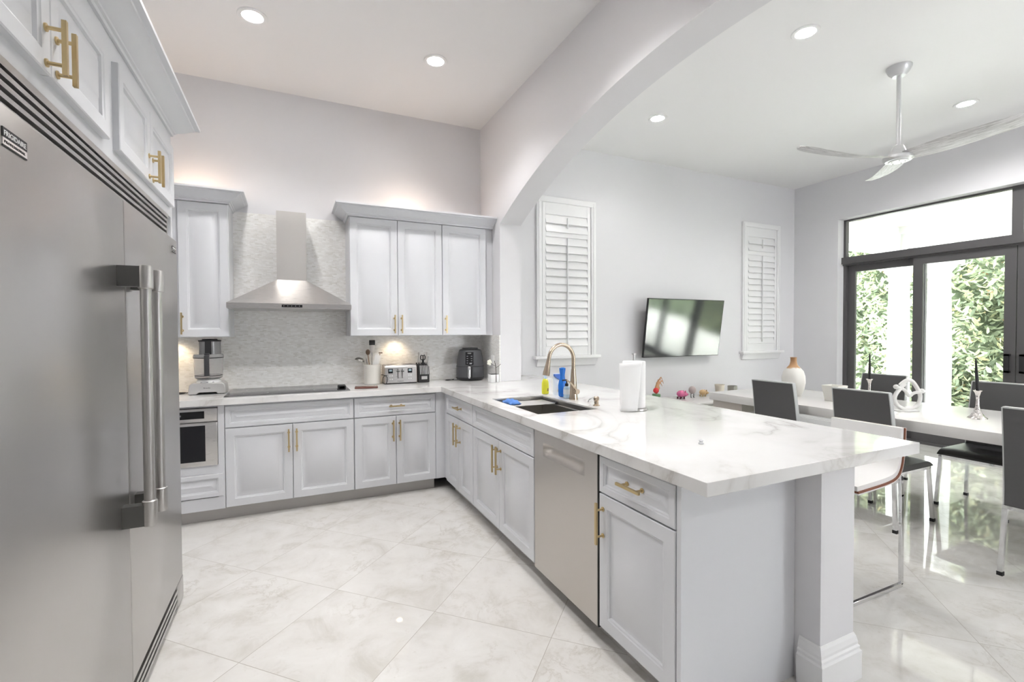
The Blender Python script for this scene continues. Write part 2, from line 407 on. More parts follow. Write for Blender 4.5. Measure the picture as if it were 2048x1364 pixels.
# ------------------------------------------------------------------ shuttered windows
def shutter(n, x0, x1, z0, z1):
    """trim_n casing with sill, window_n louvred panel"""
    y = YB; c = MB(); wv = .065
    for a, b in ((x0, x0+wv), (x1-wv, x1)): c.rbox(a, b, y-.03, y+.01, z0, z1-wv+.003, .005); 
    c.rbox(x0, x1, y-.032, y+.012, z1-wv, z1, .005)
    for a, b in ((x0+wv*.35, x0+wv*.6), (x1-wv*.6, x1-wv*.35)): c.box(a, b, y-.036, y-.02, z0, z1-wv*.35)
    c.rbox(x0-.04, x1+.04, y-.075, y+.01, z0-.03, z0+.005, .006)
    c.prism([(y, z0-.03), (y-.05, z0-.03), (y-.035, z0-.06), (y-.02, z0-.11), (y, z0-.115)], 'X', x0, x1)
    struct(c.build('trim_%d' % n, TRIMM))
    r = thing('window_%d' % n, '', ''); del r['label']; del r['category']; struct(r)
    a, b, zb, zt = x0+wv, x1-wv, z0+.005, z1-wv
    fr = MB(); st = .05
    fr.rbox(a+.006, a+st, y-.022, y+.006, zb, zt, .003).rbox(b-st, b-.006, y-.022, y+.006, zb, zt, .003)
    fr.box(a+st, b-st, y-.021, y+.004, zb, zb+.11).box(a+st, b-st, y-.021, y+.004, zt-.13, zt)
    mid = zb+(zt-zb)*.78; fr.box(a+st, b-st, y-.021, y+.004, mid, mid+.055)
    fr.build('shutter_frame', TRIMM, r)
    lv = MB()
    for lo, hi in ((zb+.11, mid), (mid+.055, zt-.13)):
        k = max(2, round((hi-lo)/.085)); p = (hi-lo)/k
        for i in range(k):
            zc = lo+p*(i+.5)
            lv.obox(((a+b)/2, y-.014, zc), X_, Vector((0, cos(1.30), sin(1.30))), Vector((0, -sin(1.30), cos(1.30))), (b-a)-2*st-.004, p*1.12, .009)
    lv.build('louvre', TRIMM, r)
    rod = MB(); xm = (a+b)/2
    rod.box(xm-.006, xm+.006, y-.045, y-.032, zb+.13, mid-.01).box(xm-.006, xm+.006, y-.045, y-.032, mid+.10, zt-.16)
    rod.build('tilt_rod', TRIMM, r)
shutter(2, 2.46, 3.245, 1.115, 2.90)
shutter(3, 5.71, 6.49, 1.10, 2.915)

# ------------------------------------------------------------------ sliding doors and transom (right wall)
dr = thing('door_1', '', ''); del dr['label']; del dr['category']; struct(dr)
fx0, fx1 = XR+.13, XR+.20
f = MB()
f.box(fx0, fx1, DY1-.03, DY1, 0, DZ).box(fx0, fx1, DY0, DY0+.03, 0, DZ)            # jambs
f.box(fx0, fx1, DY0, DY1, DZ-.022, DZ)                                               # head
f.box(fx0-.05, fx1+.02, DY0, DY1, 2.305, 2.395)                                      # transom bar
f.box(fx0-.02, fx1, DY0, DY1, 2.285, 2.305)
f.box(fx0-.03, fx1, DY0, DY1, 0.0, .03)                                              # threshold
for y in (2.275,): f.box(fx0-.01, fx1, y-.045, y+.045, 2.395, DZ)
f.build('frame', BRONZE, dr)
leaves = [(3.10, 3.988, fx0+.05), (2.278, 3.20, fx0-.002), (1.36, 2.272, fx0-.002), (.555, 1.45, fx0+.05)]
for a, b, x in leaves:
    lf = MB(); t = .045; s0 = .095; zt = 2.285
    lf.box(x, x+t, a, a+s0, .03, zt).box(x, x+t, b-s0, b, .03, zt).box(x, x+t, a+s0, b-s0, zt-.09, zt).box(x, x+t, a+s0, b-s0, .03, .14)
    p = lf.build('sliding_panel', BRONZE, dr)
    g = MB().box(x+.022, x+.028, a+s0-.01, b-s0+.01, .13, zt-.08).build('glass_pane', GLASS, p)
for y in (2.335, 2.215):
    hb = MB(); hb.box(fx0-.05, fx0-.035, y-.02, y+.02, .93, 1.13).box(fx0-.05, fx0, y-.02, y+.02, .93, .95).box(fx0-.05, fx0, y-.02, y+.02, 1.11, 1.13)
    hb.build('door_handle', BLACKM, dr)
for a, b in ((2.32, DY1-.03), (DY0+.03, 2.23)):
    MB().box(fx0+.05, fx0+.056, a, b, 2.395, DZ-.022).build('transom_glass', GLASS, dr)

# ------------------------------------------------------------------ outside
tag(MB().box(XR+.2, 16, -8, 14, -.12, -.02).build('patio_floor', PAVE, loc=(11, 2, -.12)), 'pale stone patio floor outside the sliding glass doors', 'patio', kind='structure')
pr = MB(); pr.box(XR+.2, 9.45, -1.2, 4.72, 3.05, 3.25)
tag(pr.build('patio_roof', CREAM, loc=(8, 0, 3.05)), 'cream plastered patio ceiling seen through the transom window', 'roof', kind='structure')
bm_ = MB(); bm_.box(8.98, 9.40, -1.2, 4.72, 2.70, 3.05).box(XR+.2, 8.98, 4.30, 4.72, 2.70, 3.05).box(9.40, 9.46, -1.2, 4.78, 2.95, 3.05).box(8.92, 8.98, -1.2, 4.30, 2.95, 3.05)
tag(bm_.build('patio_beam', WHITES, loc=(9.2, 0, 2.7)), 'white plastered beam carried by the patio columns', 'beam', kind='structure')
for k, (cx, cy, lb) in enumerate(((9.16, 4.40, 'round white patio column left of the door mullion, at the patio corner'),
                    (9.16, 3.86, 'round white patio column seen whole through the middle glass door panel'))):
    t = thing('patio_column', lb, 'column', (cx, cy, -.02), 'white columns on the patio')
    MB().lathe([(.15, .1), (.155, .9), (.135, 2.2)], (cx, cy, 0), 32).build('shaft', WHITES, t)
    MB().lathe([(.135, 2.2), (.16, 2.22), (.16, 2.25), (.14, 2.27), (.15, 2.30), (.20, 2.36), (.20, 2.40)], (cx, cy, 0), 32).box(cx-.22, cx+.22, cy-.22, cy+.22, 2.40, 2.70).build('capital', WHITES, t)
    MB().box(cx-.2, cx+.2, cy-.2, cy+.2, -.02, .05).lathe([(.19, .05), (.19, .08), (.15, .1)], (cx, cy, 0), 32).build('base', WHITES, t)
hd = thing('hedge', 'tall dense green leafy hedge behind the patio columns outside the doors', 'hedge', (11.2, 4, -.02))
hc = MB(); NX = 60
rng = random.Random(3)
def hedge_x(y, z): return 10.75+.18*sin(y*2.1+z*1.3)+.12*sin(y*5.3-z*3.1)
rows = []
for i in range(61):
    y = -4+15*i/60; rows.append([Vector((hedge_x(y, z)+.15, y, z)) for z in [3.6*j/16 for j in range(17)]]+[Vector((12.4, y, 3.6)), Vector((12.4, y, 0))])
hc.sweep(rows, None, closed=True); hc.build('branch_mass', TWIG, hd)
lf = MB()
for i in range(26000):
    y = rng.uniform(-1.0, 8.6); z = rng.uniform(0, 3.75)
    p = Vector((hedge_x(y, z)+rng.uniform(-.28, .12), y, z))
    d = Vector((rng.uniform(-1, .15), rng.uniform(-1, 1), rng.uniform(-.9, .7))).normalized(); sd = d.cross(Vector((rng.uniform(-1, 1), rng.uniform(-.4, .4), rng.uniform(.2, 1)))).normalized()
    L = rng.uniform(.10, .20); wd = L*rng.uniform(.12, .20); nn = d.cross(sd)*L*.08
    lf.add([p, p+d*L*.3+sd*wd*.8+nn, p+d*L*.7+sd*wd*.85+nn, p+d*L, p+d*L*.7-sd*wd*.85+nn, p+d*L*.3-sd*wd*.8+nn], [(0, 1, 2, 3, 4, 5)])
o = lf.build('leaves', LEAF, hd, smooth=False, recalc=False); o['kind'] = 'stuff'

# ------------------------------------------------------------------ recessed ceiling lights
def downlight(x, y, label, e=36):
    t = thing('recessed_ceiling_light', label, 'ceiling light', (x, y, H), 'round recessed ceiling lights')
    MB().lathe([(.062, -.0005), (.062, -.002), (.066, -.006), (.088, -.007), (.092, -.003), (.092, -.0005)], (x, y, H), 40).build('trim_ring', WHITEP, t)
    MB().lathe([(.0001, -.004), (.062, -.004)], (x, y, H), 32).build('lamp_lens', LAMPE, t, recalc=False)
    light('downlight_glow', 'SPOT', (x, y, H-.02), (0, 0, 0), e, (1, .985, .968), .09, spot=radians(165 if x > 5 else 150 if x > 2 else 125))
for x, y, lb in ((-.21, 3.61, 'left of the two recessed lights in the kitchen ceiling'), (1.04, 3.61, 'recessed light in the kitchen ceiling nearer the arch'),
              (3.32, 2.18, 'large looking recessed light beside the arch in the dining ceiling'), (3.31, 3.66, 'small looking recessed dining ceiling light above the television side of the arch'),
              (5.72, 2.23, 'recessed dining ceiling light to the right of the fan rod')): downlight(x, y, lb, 27 if x < 1.2 else 9 if y > 3 else 18 if x < 5 else 50)
for x, y in ((5.72, .3), (3.32, .3), (-.21, 2.14), (1.04, 2.14), (-.3, -1.8), (1.04, -1.8), (3.3, -1.8)):  # unseen lamps added for fill; the second kitchen row follows the ceiling grid
    downlight(x, y, 'round white recessed ceiling light added out of view as fill light', (50 if y > 0 else 30) if x < 1.2 else 18 if x < 5 else 50)

# ------------------------------------------------------------------ handles
def handle(parent, p, along, out, L, name='handle'):
    """square bar pull with two round posts; p = centre on the door face"""
    p, along, out = Vector(p), Vector(along), Vector(out); side = along.cross(out)
    m = MB()
    m.obox(p+out*.037, along, out, side, L, .010, .011)
    for s_ in (-.32, .32):
        q = p+along*L*s_
        m.tube([q, q+out*.034], .0048, 10); m.tube([q+out*.0, q+out*.004], .010, 12)
    return m.build(name, BRASS, parent)

# ------------------------------------------------------------------ fridge with grilles
XF = -.53
fr = thing('refrigerator', 'tall twin-column stainless steel refrigerator and freezer on the left wall', 'refrigerator', (-.9, 2.09, 0))
MB().box(XL+.01, XF-.065, 1.235, 2.935, .03, 1.955).build('body', STEEL, fr)
doors = []
for a, b in ((1.24, 2.0865), (2.0945, 2.935)):
    d = MB(); d.rbox(XF-.06, XF, a, b, .135, 1.865, .006); doors.append(d.build('door', STEEL, fr))
g = MB(); g.box(XF-.07, XF-.055, 1.24, 2.86, 1.875, 1.975)
gm = g.build('vent_grille', SLOT, fr)
sl = MB()
for z in (1.876, 1.900, 1.924, 1.948): sl.prism([(XF-.055, z), (XF-.028, z+.002), (XF-.026, z+.012), (XF-.055, z+.0135)], 'Y', 1.24, 2.86)
sl.box(XF-.055, XF-.022, 1.24, 2.875, 1.966, 1.985).box(XF-.055, XF-.026, 2.86, 2.875, 1.876, 1.985)
sl.build('grille_slat', STEELY, fr)
g = MB().box(XF-.07, XF-.02, 1.24, 2.82, .03, .134).build('toe_grille', SLOT, fr)
sl = MB()
for z in (.034, .064, .094): sl.box(XF-.02, XF-.003, 1.24, 2.82, z, z+.017)
sl.build('toe_grille_slat', STEELY, fr)
MB().rbox(XF-.06, XF-.001, 2.822, 2.952, .018, .130, .003).build('toe_bracket', STEEL, fr)
MB().box(XF-.06, XF-.008, 2.0845, 2.0965, .136, 1.864).build('door_gap_shade', SLOT, fr)  # dark strip standing in for the shaded gap between the doors
# door handles: round bars with square end brackets
for i, (yy, d) in enumerate(((2.015, doors[0]), (2.165, doors[1]))):
    hb = MB(); xb = XF+.075
    hb.tube([(xb, yy, .80), (xb, yy, 1.585)], .0165, 20)
    hb.lathe([(.021, .725), (.022, .73), (.022, .81), (.019, .813)], (xb, yy, 0), 20)
    hb.lathe([(.019, 1.545), (.022, 1.548), (.022, 1.62), (.020, 1.626)], (xb, yy, 0), 20)
    hb = hb.build('door_handle', STEEL, d)
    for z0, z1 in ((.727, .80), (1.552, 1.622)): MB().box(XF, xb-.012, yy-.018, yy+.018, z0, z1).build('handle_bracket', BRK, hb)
# badges
def badge(parent, y, z, w, h):
    # y left edge, z bottom; faces +X
    b = MB().box(XF, XF+.002, y, y+w, z, z+h*.42).build('badge_plate', CHROME, parent)
    t = MB().box(XF, XF+.0022, y, y+w, z+h*.42, z+h).build('badge_band', BLACKM, parent)
    MB().box(XF, XF+.0022, y, y+w, z-.003, z).build('badge_edge', BLACKM, parent)
    text('lettering', 'FRIGIDAIRE', WHITEP, t, (XF+.0022, y+w*.05, z+h*.55), Y_, Z_, h*.30, w*.9, bold=.01)
    text('lettering', 'PROFESSIONAL', BLACKM, b, (XF+.002, y+w*.07, z+h*.13), Y_, Z_, h*.15, w*.84, spacing=1.3)
badge(doors[0], 1.315, 1.780, .098, .036)
badge(doors[1], 2.825, 1.798, .075, .026)

# ------------------------------------------------------------------ cabinets over the fridge
def crown(name, path, zb, label=None, parent=None, out=.115, h=.095, offs=None):
    """path: list of (x, y) wall-side points with mitre directions"""
    prof = [(-.04, 0), (.010, 0), (.012, .012), (.020, .015), (.022, .022), (.035, .028), (.060, .045), (.080, .062), (.092, .068), (.094, .076), (out, .080), (out, h), (-.04, h)]
    mb = MB(); rings = [[Vector((x+dx*a, y+dy*a, zb+z)) for a, z in prof] for x, y, dx, dy in path]
    mb.sweep(rings, None, closed=True)
    o = mb.build(name, CAB, parent, loc=None if parent else (path[0][0], path[0][1], zb), angle=.35)
    if label: tag(o, label, 'moulding')
    return o
XC = -.56
for (a, b, lb, hs) in ((1.13, 2.035, 'white two-door cabinet above the fridge, cut off by the left photo edge', (1.457, 1.52)),
                   (2.035, 2.965, 'small white two-door cabinet above the right half of the fridge, nearest the corner', (2.338, 2.402))):
    t = thing('wall_cabinet', lb, 'cabinet', (-.9, (a+b)/2, 1.99), 'wall cabinets above the fridge')
    MB().box(XL+.01, XC, a, b, 1.99, 2.42).build('body', CAB, t)
    m_ = (hs[0]+hs[1])/2+.06; 
    lo, hi = (1.15, 2.0) if a < 2 else (2.10, 2.945); m_ = (lo+hi)/2 if a > 2 else 1.572
    m_ = (hs[0]+hs[1])/2+.0
    m_ = 1.5725 if a < 2 else 2.5
    for k, (p, q) in enumerate(((lo, m_-.0015), (m_+.0015, hi))):
        d = MB().panel((XC, p, 2.037), Y_, Z_, X_, q-p, .305, .022, .05).build('door', CAB, t)
        handle(d, (XC+.022, m_+(-.03 if k == 0 else .03), 2.10), Z_, X_, .135)
MB().box(XL+.01, XC, 2.968, 2.998, .0, 2.42).build('fridge_end_panel', CAB, loc=(-.9, 2.98, 0)); 
tag(bpy.data.objects['fridge_end_panel'], 'tall white end panel closing the fridge alcove on its far side', 'panel')
crown('crown_moulding', [(XC, 1.13, 1, 0), (XC, 3.0, 1, 1), (XL+.05, 3.0, 0, 1)], 2.421, 'long white crown moulding along the top of the cabinets above the fridge')

# ------------------------------------------------------------------ back wall cabinets
YU = 4.33   # carcass front of the wall cabinets (doors stand 20 mm proud)
def wcab(x0, x1, label, doorsx, hx, z0=1.36, z1=2.40):
    t = thing('wall_cabinet', label, 'cabinet', ((x0+x1)/2, 4.5, z0), 'wall cabinets beside the range hood')
    MB().box(x0, x1, YU, YB-.013, z0, z1).build('body', CAB, t)
    for (a, b), h in zip(doorsx, hx):
        d = MB().panel((a+.002, YU, z0+.003), X_, Z_, -Y_, b-a-.004, z1-z0-.006, .02, .06).build('door', CAB, t)
        if h is not None: handle(d, (h, YU-.02, 1.465), Z_, -Y_, .165)
    return t
tL = wcab(XL+.01, -.44, 'tall white single-door wall cabinet left of the range hood, with its own crown', [(-.775, -.442)], [-.752])
crown('crown_moulding', [(XL+.01, YU-.02, 0, -1), (-.44, YU-.02, 1, -1), (-.44, YB-.013, 1, 0)], 2.401, 'short white crown moulding over the wall cabinet left of the hood')
wcab(.46, 1.29, 'white two-door wall cabinet just right of the range hood', [(.462, .875), (.875, 1.29)], [.842, .906])
t = wcab(1.29, XA-.002, 'narrower white single-door wall cabinet in the corner beside the arch wall', [(1.292, 1.735)], [1.322])
crown('crown_moulding', [(.46, YB-.013, -1, 0), (.46, YU-.02, -1, -1), (XA-.002, YU-.02, 0, -1)], 2.401, 'white crown moulding over the wall cabinets right of the hood')

# backsplash
bs = MB(); bs.box(XL, XA, YB-.012, YB-.001, .915, 2.418)
tag(bs.build('tile_backsplash', PEARL, loc=(0.2, YB, .915)), 'pearly small mosaic tile backsplash on the back wall behind hood and counter', 'backsplash')
tag(MB().box(XA-.012, XA, 4.14, YB-.012, .915, 1.36).build('tile_backsplash', PEARL, loc=(XA, 4.4, .915)), 'narrow strip of mosaic tile backsplash on the arch wall behind the small orchid', 'backsplash')

# range hood
h = thing('range_hood', 'stainless steel chimney range hood over the black cooktop', 'range hood', (.01, 4.38, 1.58))
MB().box(-.105, .122, 4.36, YB-.013, 1.825, 2.40).build('chimney', HOODS, h)
c = MB(); x0, x1, y0, y1 = -.443, .452, 4.115, YB-.013
lo = [(x0, y0, 1.622), (x1, y0, 1.622), (x1, y1, 1.622), (x0, y1, 1.622)]; hi = [(-.105, 4.36, 1.83), (.122, 4.36, 1.83), (.122, y1, 1.83), (-.105, y1, 1.83)]
c.add(lo+hi, [(0, 1, 5, 4), (1, 2, 6, 5), (2, 3, 7, 6), (3, 0, 4, 7), (4, 5, 6, 7)])
c.add([(x0, y0, 1.622), (x1, y0, 1.622), (x1, y1, 1.622), (x0, y1, 1.622), (x0, y0, 1.582), (x1, y0, 1.582), (x1, y1, 1.582), (x0, y1, 1.582)], [(0, 1, 5, 4), (1, 2, 6, 5), (3, 0, 4, 7), (4, 5, 6, 7), (2, 3, 7, 6)])
c.build('canopy', STEELH, h, smooth=False, recalc=True)
cp = MB().box(-.068, .08, y0-.002, y0, 1.592, 1.613).build('control_panel', DARK, h)
for i in range(5): MB().box(-.055+i*.028, -.051+i*.028, y0-.003, y0-.001, 1.601, 1.605).build('button', WHITEP, cp)

# ------------------------------------------------------------------ base cabinets, back run
YD = 4.05   # carcass front (doors to 4.03)
def basecab(x0, x1, label, drawer, doorsx, hs, dh=None, name='base_cabinet'):
    t = thing(name, label, 'cabinet', ((x0+x1)/2, 4.3, 0), 'base cabinets along the back wall')
    MB().box(x0, x1, YD, YB-.002, .10, .866).build('body', CAB, t)
    MB().box(x0, x1, YD+.055, YD+.07, 0, .10).build('toe_kick', KICK, t)
    if drawer:
        d = MB().panel((drawer[0]+.002, YD, .692), X_, Z_, -Y_, drawer[1]-drawer[0]-.004, .158, .02, .034).build('drawer', CAB, t)
        if dh: handle(d, (dh, YD-.02, .772), X_, -Y_, .13)
    for (a, b), hx in zip(doorsx, hs):
        d = MB().panel((a+.002, YD, .103), X_, Z_, -Y_, b-a-.004, .582, .02, .06).build('door', CAB, t)
        handle(d, (hx, YD-.02, .565), Z_, -Y_, .175)
    return t
basecab(-.458, .452, 'wide white two-door base cabinet under the cooktop', (-.455, .452), [(-.455, -.002), (-.002, .452)], [-.03, .026])
basecab(.452, 1.14, 'white two-door base cabinet with brass-pulled drawer right of the cooktop cabinet', (.455, 1.138), [(.455, .794), (.794, 1.138)], [.766, .822], .795)
t = thing('base_cabinet', 'white base cabinet around the built-in drawer microwave, beside the fridge', 'cabinet', (-.85, 4.3, 0), 'base cabinets along the back wall')
b = MB(); b.box(XL+.01, -1.11, YD, YB-.002, .1, .866).box(-.498, -.458, YD-.02, YB-.002, .1, .866).box(-1.11, -.498, YD, YB-.002, .1, .43).box(-1.11, -.498, YD-.02, YD, .1, .19).box(-1.11, -.498, YD-.02, YD, .365, .43)
b.box(-1.11, -.498, YD, YB-.002, .85, .866).box(-1.11, -.498, YB-.03, YB-.002, .43, .85)
b.build('body', CAB, t)
MB().panel((-1.10, YD-.01, .197), X_, Z_, -Y_, .63, .166, .02, .034).build('drawer', CAB, t)
MB().box(XL+.01, -.458, YD+.055, YD+.07, 0, .10).build('toe_kick', KICK, t)
o = thing('drawer_microwave', 'stainless built-in drawer microwave with black window beside the fridge', 'microwave', (-.8, 4.3, .435))
MB().box(-1.105, -.503, YD-.005, YB-.04, .435, .845).build('body', STEELH, o)
MB().rbox(-1.108, -.50, YD-.032, YD-.006, .43, .745, .004).build('drawer_front', STEELH, o)
MB().box(-1.05, -.575, YD-.034, YD-.031, .465, .725).build('window', DARK, o)
MB().rbox(-1.108, -.50, YD-.028, YD-.006, .752, .846, .004).build('control_panel_frame', STEELH, o)
cp = MB().box(-1.04, -.58, YD-.030, YD-.027, .775, .828).build('control_panel', DARK, o)
MB().box(-.74, -.72, YD-.0305, YD-.0295, .795, .808).build('display', mat('display_grey', (.2, .2, .22), .4), cp)
# corner filler
cf = MB(); cf.box(1.14, 1.232, YD-.012, YD+.1, .1, .866).box(1.222, 1.232, 3.965, YD, .1, .866)
tag(cf.build('corner_filler', CAB, loc=(1.18, 4.05, .1)), 'narrow white filler strip in the inner corner of the base cabinets', 'filler panel')

# ------------------------------------------------------------------ peninsula cabinets (fronts face -X)
XD = 1.232
def pcab(y0, y1, label, drawer, doorsy, hs, dh=None, kick=True):
    t = thing('base_cabinet', label, 'cabinet', (1.5, (y0+y1)/2, 0), 'base cabinets of the peninsula')
    b = MB()
    if 'sink' in label: b.box(XD, 1.80, y0, y1, .10, .62).box(XD, 1.265, y0, y1, .62, .866)
    else: b.box(XD, 1.80, y0, y1, .10, .866)
    b.build('body', CAB, t)
    MB().box(XD+.06, XD+.075, y0, y1, 0, .10).build('toe_kick', KICK, t)
    if drawer:
        d = MB().panel((XD, drawer[1]-.002, .692), -Y_, Z_, -X_, drawer[1]-drawer[0]-.004, .158, .02, .034).build('drawer', CAB, t)
        if dh: handle(d, (XD-.02, dh, .78), Y_, -X_, .14)
    for (a, b), hy in zip(doorsy, hs):
        d = MB().panel((XD, b-.002, .097), -Y_, Z_, -X_, b-a-.004, .588, .02, .06).build('door', CAB, t)
        handle(d, (XD-.02, hy, .565), Z_, -X_, .18)
    return t
pcab(3.295, 3.965, 'white two-door peninsula base cabinet with a drawer, nearest the inner corner', (3.297, 3.963), [(3.63, 3.963), (3.297, 3.63)], [3.655, 3.585], 3.60)
pcab(2.315, 3.293, 'wide white two-door sink base cabinet in the peninsula', (2.317, 3.291), [(2.806, 3.291), (2.317, 2.806)], [2.835, 2.775])
pcab(1.245, 1.705, 'white single-door base cabinet at the free end of the peninsula', (1.248, 1.703), [(1.248, 1.703)], [1.672], 1.465)
dw = thing('dishwasher', 'stainless steel dishwasher with pocket handle in the peninsula', 'dishwasher', (1.5, 2.01, 0))
MB().box(XD+.02, 1.79, 1.712, 2.308, .09, .862).build('body', BLACKM, dw)
# front with recessed pocket
d = MB(); fxp = XD-.02; ya, yb, zc0, zc1 = 1.815, 2.21, .725, .80
yy = [1.714, ya, yb, 2.307]; zz = [.085, zc0, zc1, .86]
for i in range(3):
    for j in range(3):
        if i == 1 and j == 1: continue
        d.add([(fxp, yy[i], zz[j]), (fxp, yy[i+1], zz[j]), (fxp, yy[i+1], zz[j+1]), (fxp, yy[i], zz[j+1])], [(0, 1, 2, 3)])
k = 8; rows = []
for q in range(k+1):
    s_ = q/k; z = zc1+(zc0-zc1)*s_; dep = .0 if q in (0, k) else .037*sin(pi*min(1, s_*1.15)**.7) if s_ < .87 else .006
    if q == 1: dep = .032
    rows.append([Vector((fxp+max(dep, 0)*min(1, min(e, 1-e)*9+.0), ya+(yb-ya)*e, z)) for e in [i/24 for i in range(25)]])
d.sweep(rows, None)
d.box(fxp+.002, XD, 1.714, 1.718, .085, .86).box(fxp+.002, XD, 2.303, 2.307, .085, .86).box(fxp+.002, XD, 1.714, 2.307, .083, .087)
d.build('front_panel', DWS, dw, recalc=False, angle=.9)
MB().box(fxp+.0005, XD, 1.706, 1.7135, .085, .862).build('side_gap', SLOT, dw)
MB().box(XD+.06, XD+.075, 1.707, 2.313, 0, .085).build('toe_kick', KICK, dw)
ep = MB(); ep.box(XD-.018, 1.818, 1.222, 1.243, 0, .866)
tag(ep.build('peninsula_end_panel', CAB, loc=(1.5, 1.23, 0)), 'plain white end panel closing the free end of the peninsula', 'panel')

# ------------------------------------------------------------------ countertop (L plan with sink cut-out)
SX0, SX1, SY0, SY1 = 1.285, 1.705, 2.40, 3.105
def plan(xs, ys, inside, z0, z1):
    mb = MB(); idx = {}
    def V(x, y, z):
        k = (x, y, z)
        if k not in idx: idx[k] = len(mb.v); mb.v.append(Vector(k))
        return idx[k]
    cells = {(i, j) for i in range(len(xs)-1) for j in range(len(ys)-1) if inside((xs[i]+xs[i+1])/2, (ys[j]+ys[j+1])/2)}
    def F(*a): mb.f.append([V(*q) for q in a]); mb.m.append(0)
    for i, j in cells:
        a, b, c, d = xs[i], xs[i+1], ys[j], ys[j+1]
        F((a, c, z1), (b, c, z1), (b, d, z1), (a, d, z1)); F((a, c, z0), (a, d, z0), (b, d, z0), (b, c, z0))
        if (i-1, j) not in cells: F((a, c, z0), (a, c, z1), (a, d, z1), (a, d, z0))
        if (i+1, j) not in cells: F((b, c, z0), (b, d, z0), (b, d, z1), (b, c, z1))
        if (i, j-1) not in cells: F((a, c, z0), (b, c, z0), (b, c, z1), (a, c, z1))
        if (i, j+1) not in cells: F((a, d, z0), (a, d, z1), (b, d, z1), (b, d, z0))
    return mb
ct = plan([XL, 1.175, SX0, SX1, XA-.0, XA2, 2.41], [1.075, SY0, SY1, 3.98, 4.14, YB-.013],
          lambda x, y: (y > 3.98 or x > 1.175) and not (SX0 < x < SX1 and SY0 < y < SY1) and not (XA < x < XA2 and y > 4.14), .868, .915)
tag(ct.build('countertop', QUARTZ, loc=(1.2, 3.0, .868), smooth=False, bev=.002), 'white veined quartz countertop running along the back wall and over the peninsula', 'countertop')

# sink: double ledge undermount
sk = thing('sink', 'stainless undermount workstation sink set in the peninsula counter', 'sink', (1.5, 2.75, .64))
b = MB(); a0, a1, b0, b1 = SX0+.004, SX1-.004, SY0+.004, SY1-.004
def loop(i, z): return [Vector((a0+i, b0+i, z)), Vector((a1-i, b0+i, z)), Vector((a1-i, b1-i, z)), Vector((a0+i, b1-i, z))]
rings = [loop(0, .905), loop(0, .875), loop(.012, .874), loop(.013, .872), loop(.013, .68), loop(.035, .658)]
vs = [p for r in rings for p in r]; fs = []
for q in range(len(rings)-1):
    for i in range(4): fs.append((q*4+i, q*4+(i+1) % 4, q*4+4+(i+1) % 4, q*4+4+i))
q = (len(rings)-1)*4; fs.append((q, q+1, q+2, q+3)); b.add(vs, fs)
b.build('basin', SINKM, sk, smooth=False, recalc=False)
MB().lathe([(.0001, .660), (.045, .660), (.055, .662)], (1.5, 2.75, 0), 24).build('drain', CHROME, sk)
rk = thing('drying_rack', 'black-edged steel roll-up drying rack across the far end of the sink', 'drying rack', (1.5, 2.98, .88))
m_ = MB()
for i in range(9): y = 2.895+i*.022; m_.tube([(a0+.006, y, .884), (a1-.006, y, .884)], .0042, 8)
m_.build('rod', STEELH, rk)
for xx in (a0+.002, a1-.016): MB().box(xx, xx+.014, 2.885, 3.085, .877, .892).build('end_strip', BLACKM, rk)
# blue cloth
cl = MB(); rows = []
for i in range(13):
    r = []
    for j in range(13):
        u, v = i/12-.5, j/12-.5; ed = max(abs(u), abs(v))*2
        r.append(Vector((1.385+u*.085*(1+.12*sin(v*9)), 2.985+v*.15*(1+.1*sin(u*11)), .893+.026*(1-ed**3)+.006*sin(u*14)*cos(v*11)+.002)))
    rows.append(r)
cl.sweep(rows, None)
o = cl.build('dish_cloth', fabric('blue_cloth', (.10, .24, .62)), loc=(1.385, 2.985, .893), angle=3)
sd = o.modifiers.new('solid', 'SOLIDIFY'); sd.thickness = .005; sd.offset = -1
tag(o, 'crumpled blue dish cloth lying on the drying rack over the sink', 'cloth')

# faucet
fa = thing('faucet', 'champagne bronze gooseneck pull-down faucet behind the sink', 'faucet', (1.785, 2.809, .915))
fx, fy = 1.785, 2.809
MB().lathe([(.031, .915), (.031, .925), (.027, .95), (.025, .99), (.021, 1.06), (.0165, 1.12), (.0155, 1.13)], (fx, fy, 0), 28).build('body', FAUC, fa)
pts = [(fx, fy, 1.12), (fx, fy, 1.20)]+[(fx-.098+.098*cos(t_), fy, 1.20+.102*sin(t_)) for t_ in [pi*i/18*.95 for i in range(1, 19)]]
ex = pts[-1]; pts.append((ex[0]-.004, fy, ex[2]-.02))
MB().tube(pts, .0135, 16).build('spout', FAUC, fa)
e2 = Vector(pts[-1]); dd = Vector((-.20, 0, -1)).normalized()
MB().tube([e2, e2+dd*.03, e2+dd*.085, e2+dd*.105], [.0145, .017, .024, .0235], 20).build('spray_head', FAUC, fa)
hn = MB(); hn.tube([(fx, fy, .975), (fx+.004, fy-.05, .975)], .0175, 18); hn.tube([(fx-.002, fy-.045, .985), (fx-.05, fy-.05, 1.035), (fx-.085, fy-.052, 1.06)], [.007, .006, .005], 10)
hn.build('lever_handle', FAUC, fa)
sp = thing('soap_pump', 'small bronze soap pump fixed in the counter right of the faucet', 'soap dispenser', (1.768, 2.51, .915))
MB().lathe([(.022, .915), (.022, .92), (.014, .923), (.014, .945), (.018, .95), (.018, .968), (.012, .975)], (1.768, 2.51, 0), 20).build('body', FAUC, sp)
MB().tube([(1.768, 2.51, .965), (1.745, 2.512, .968), (1.715, 2.515, .955), (1.708, 2.516, .942)], .004, 8).build('nozzle', CHROME, sp)

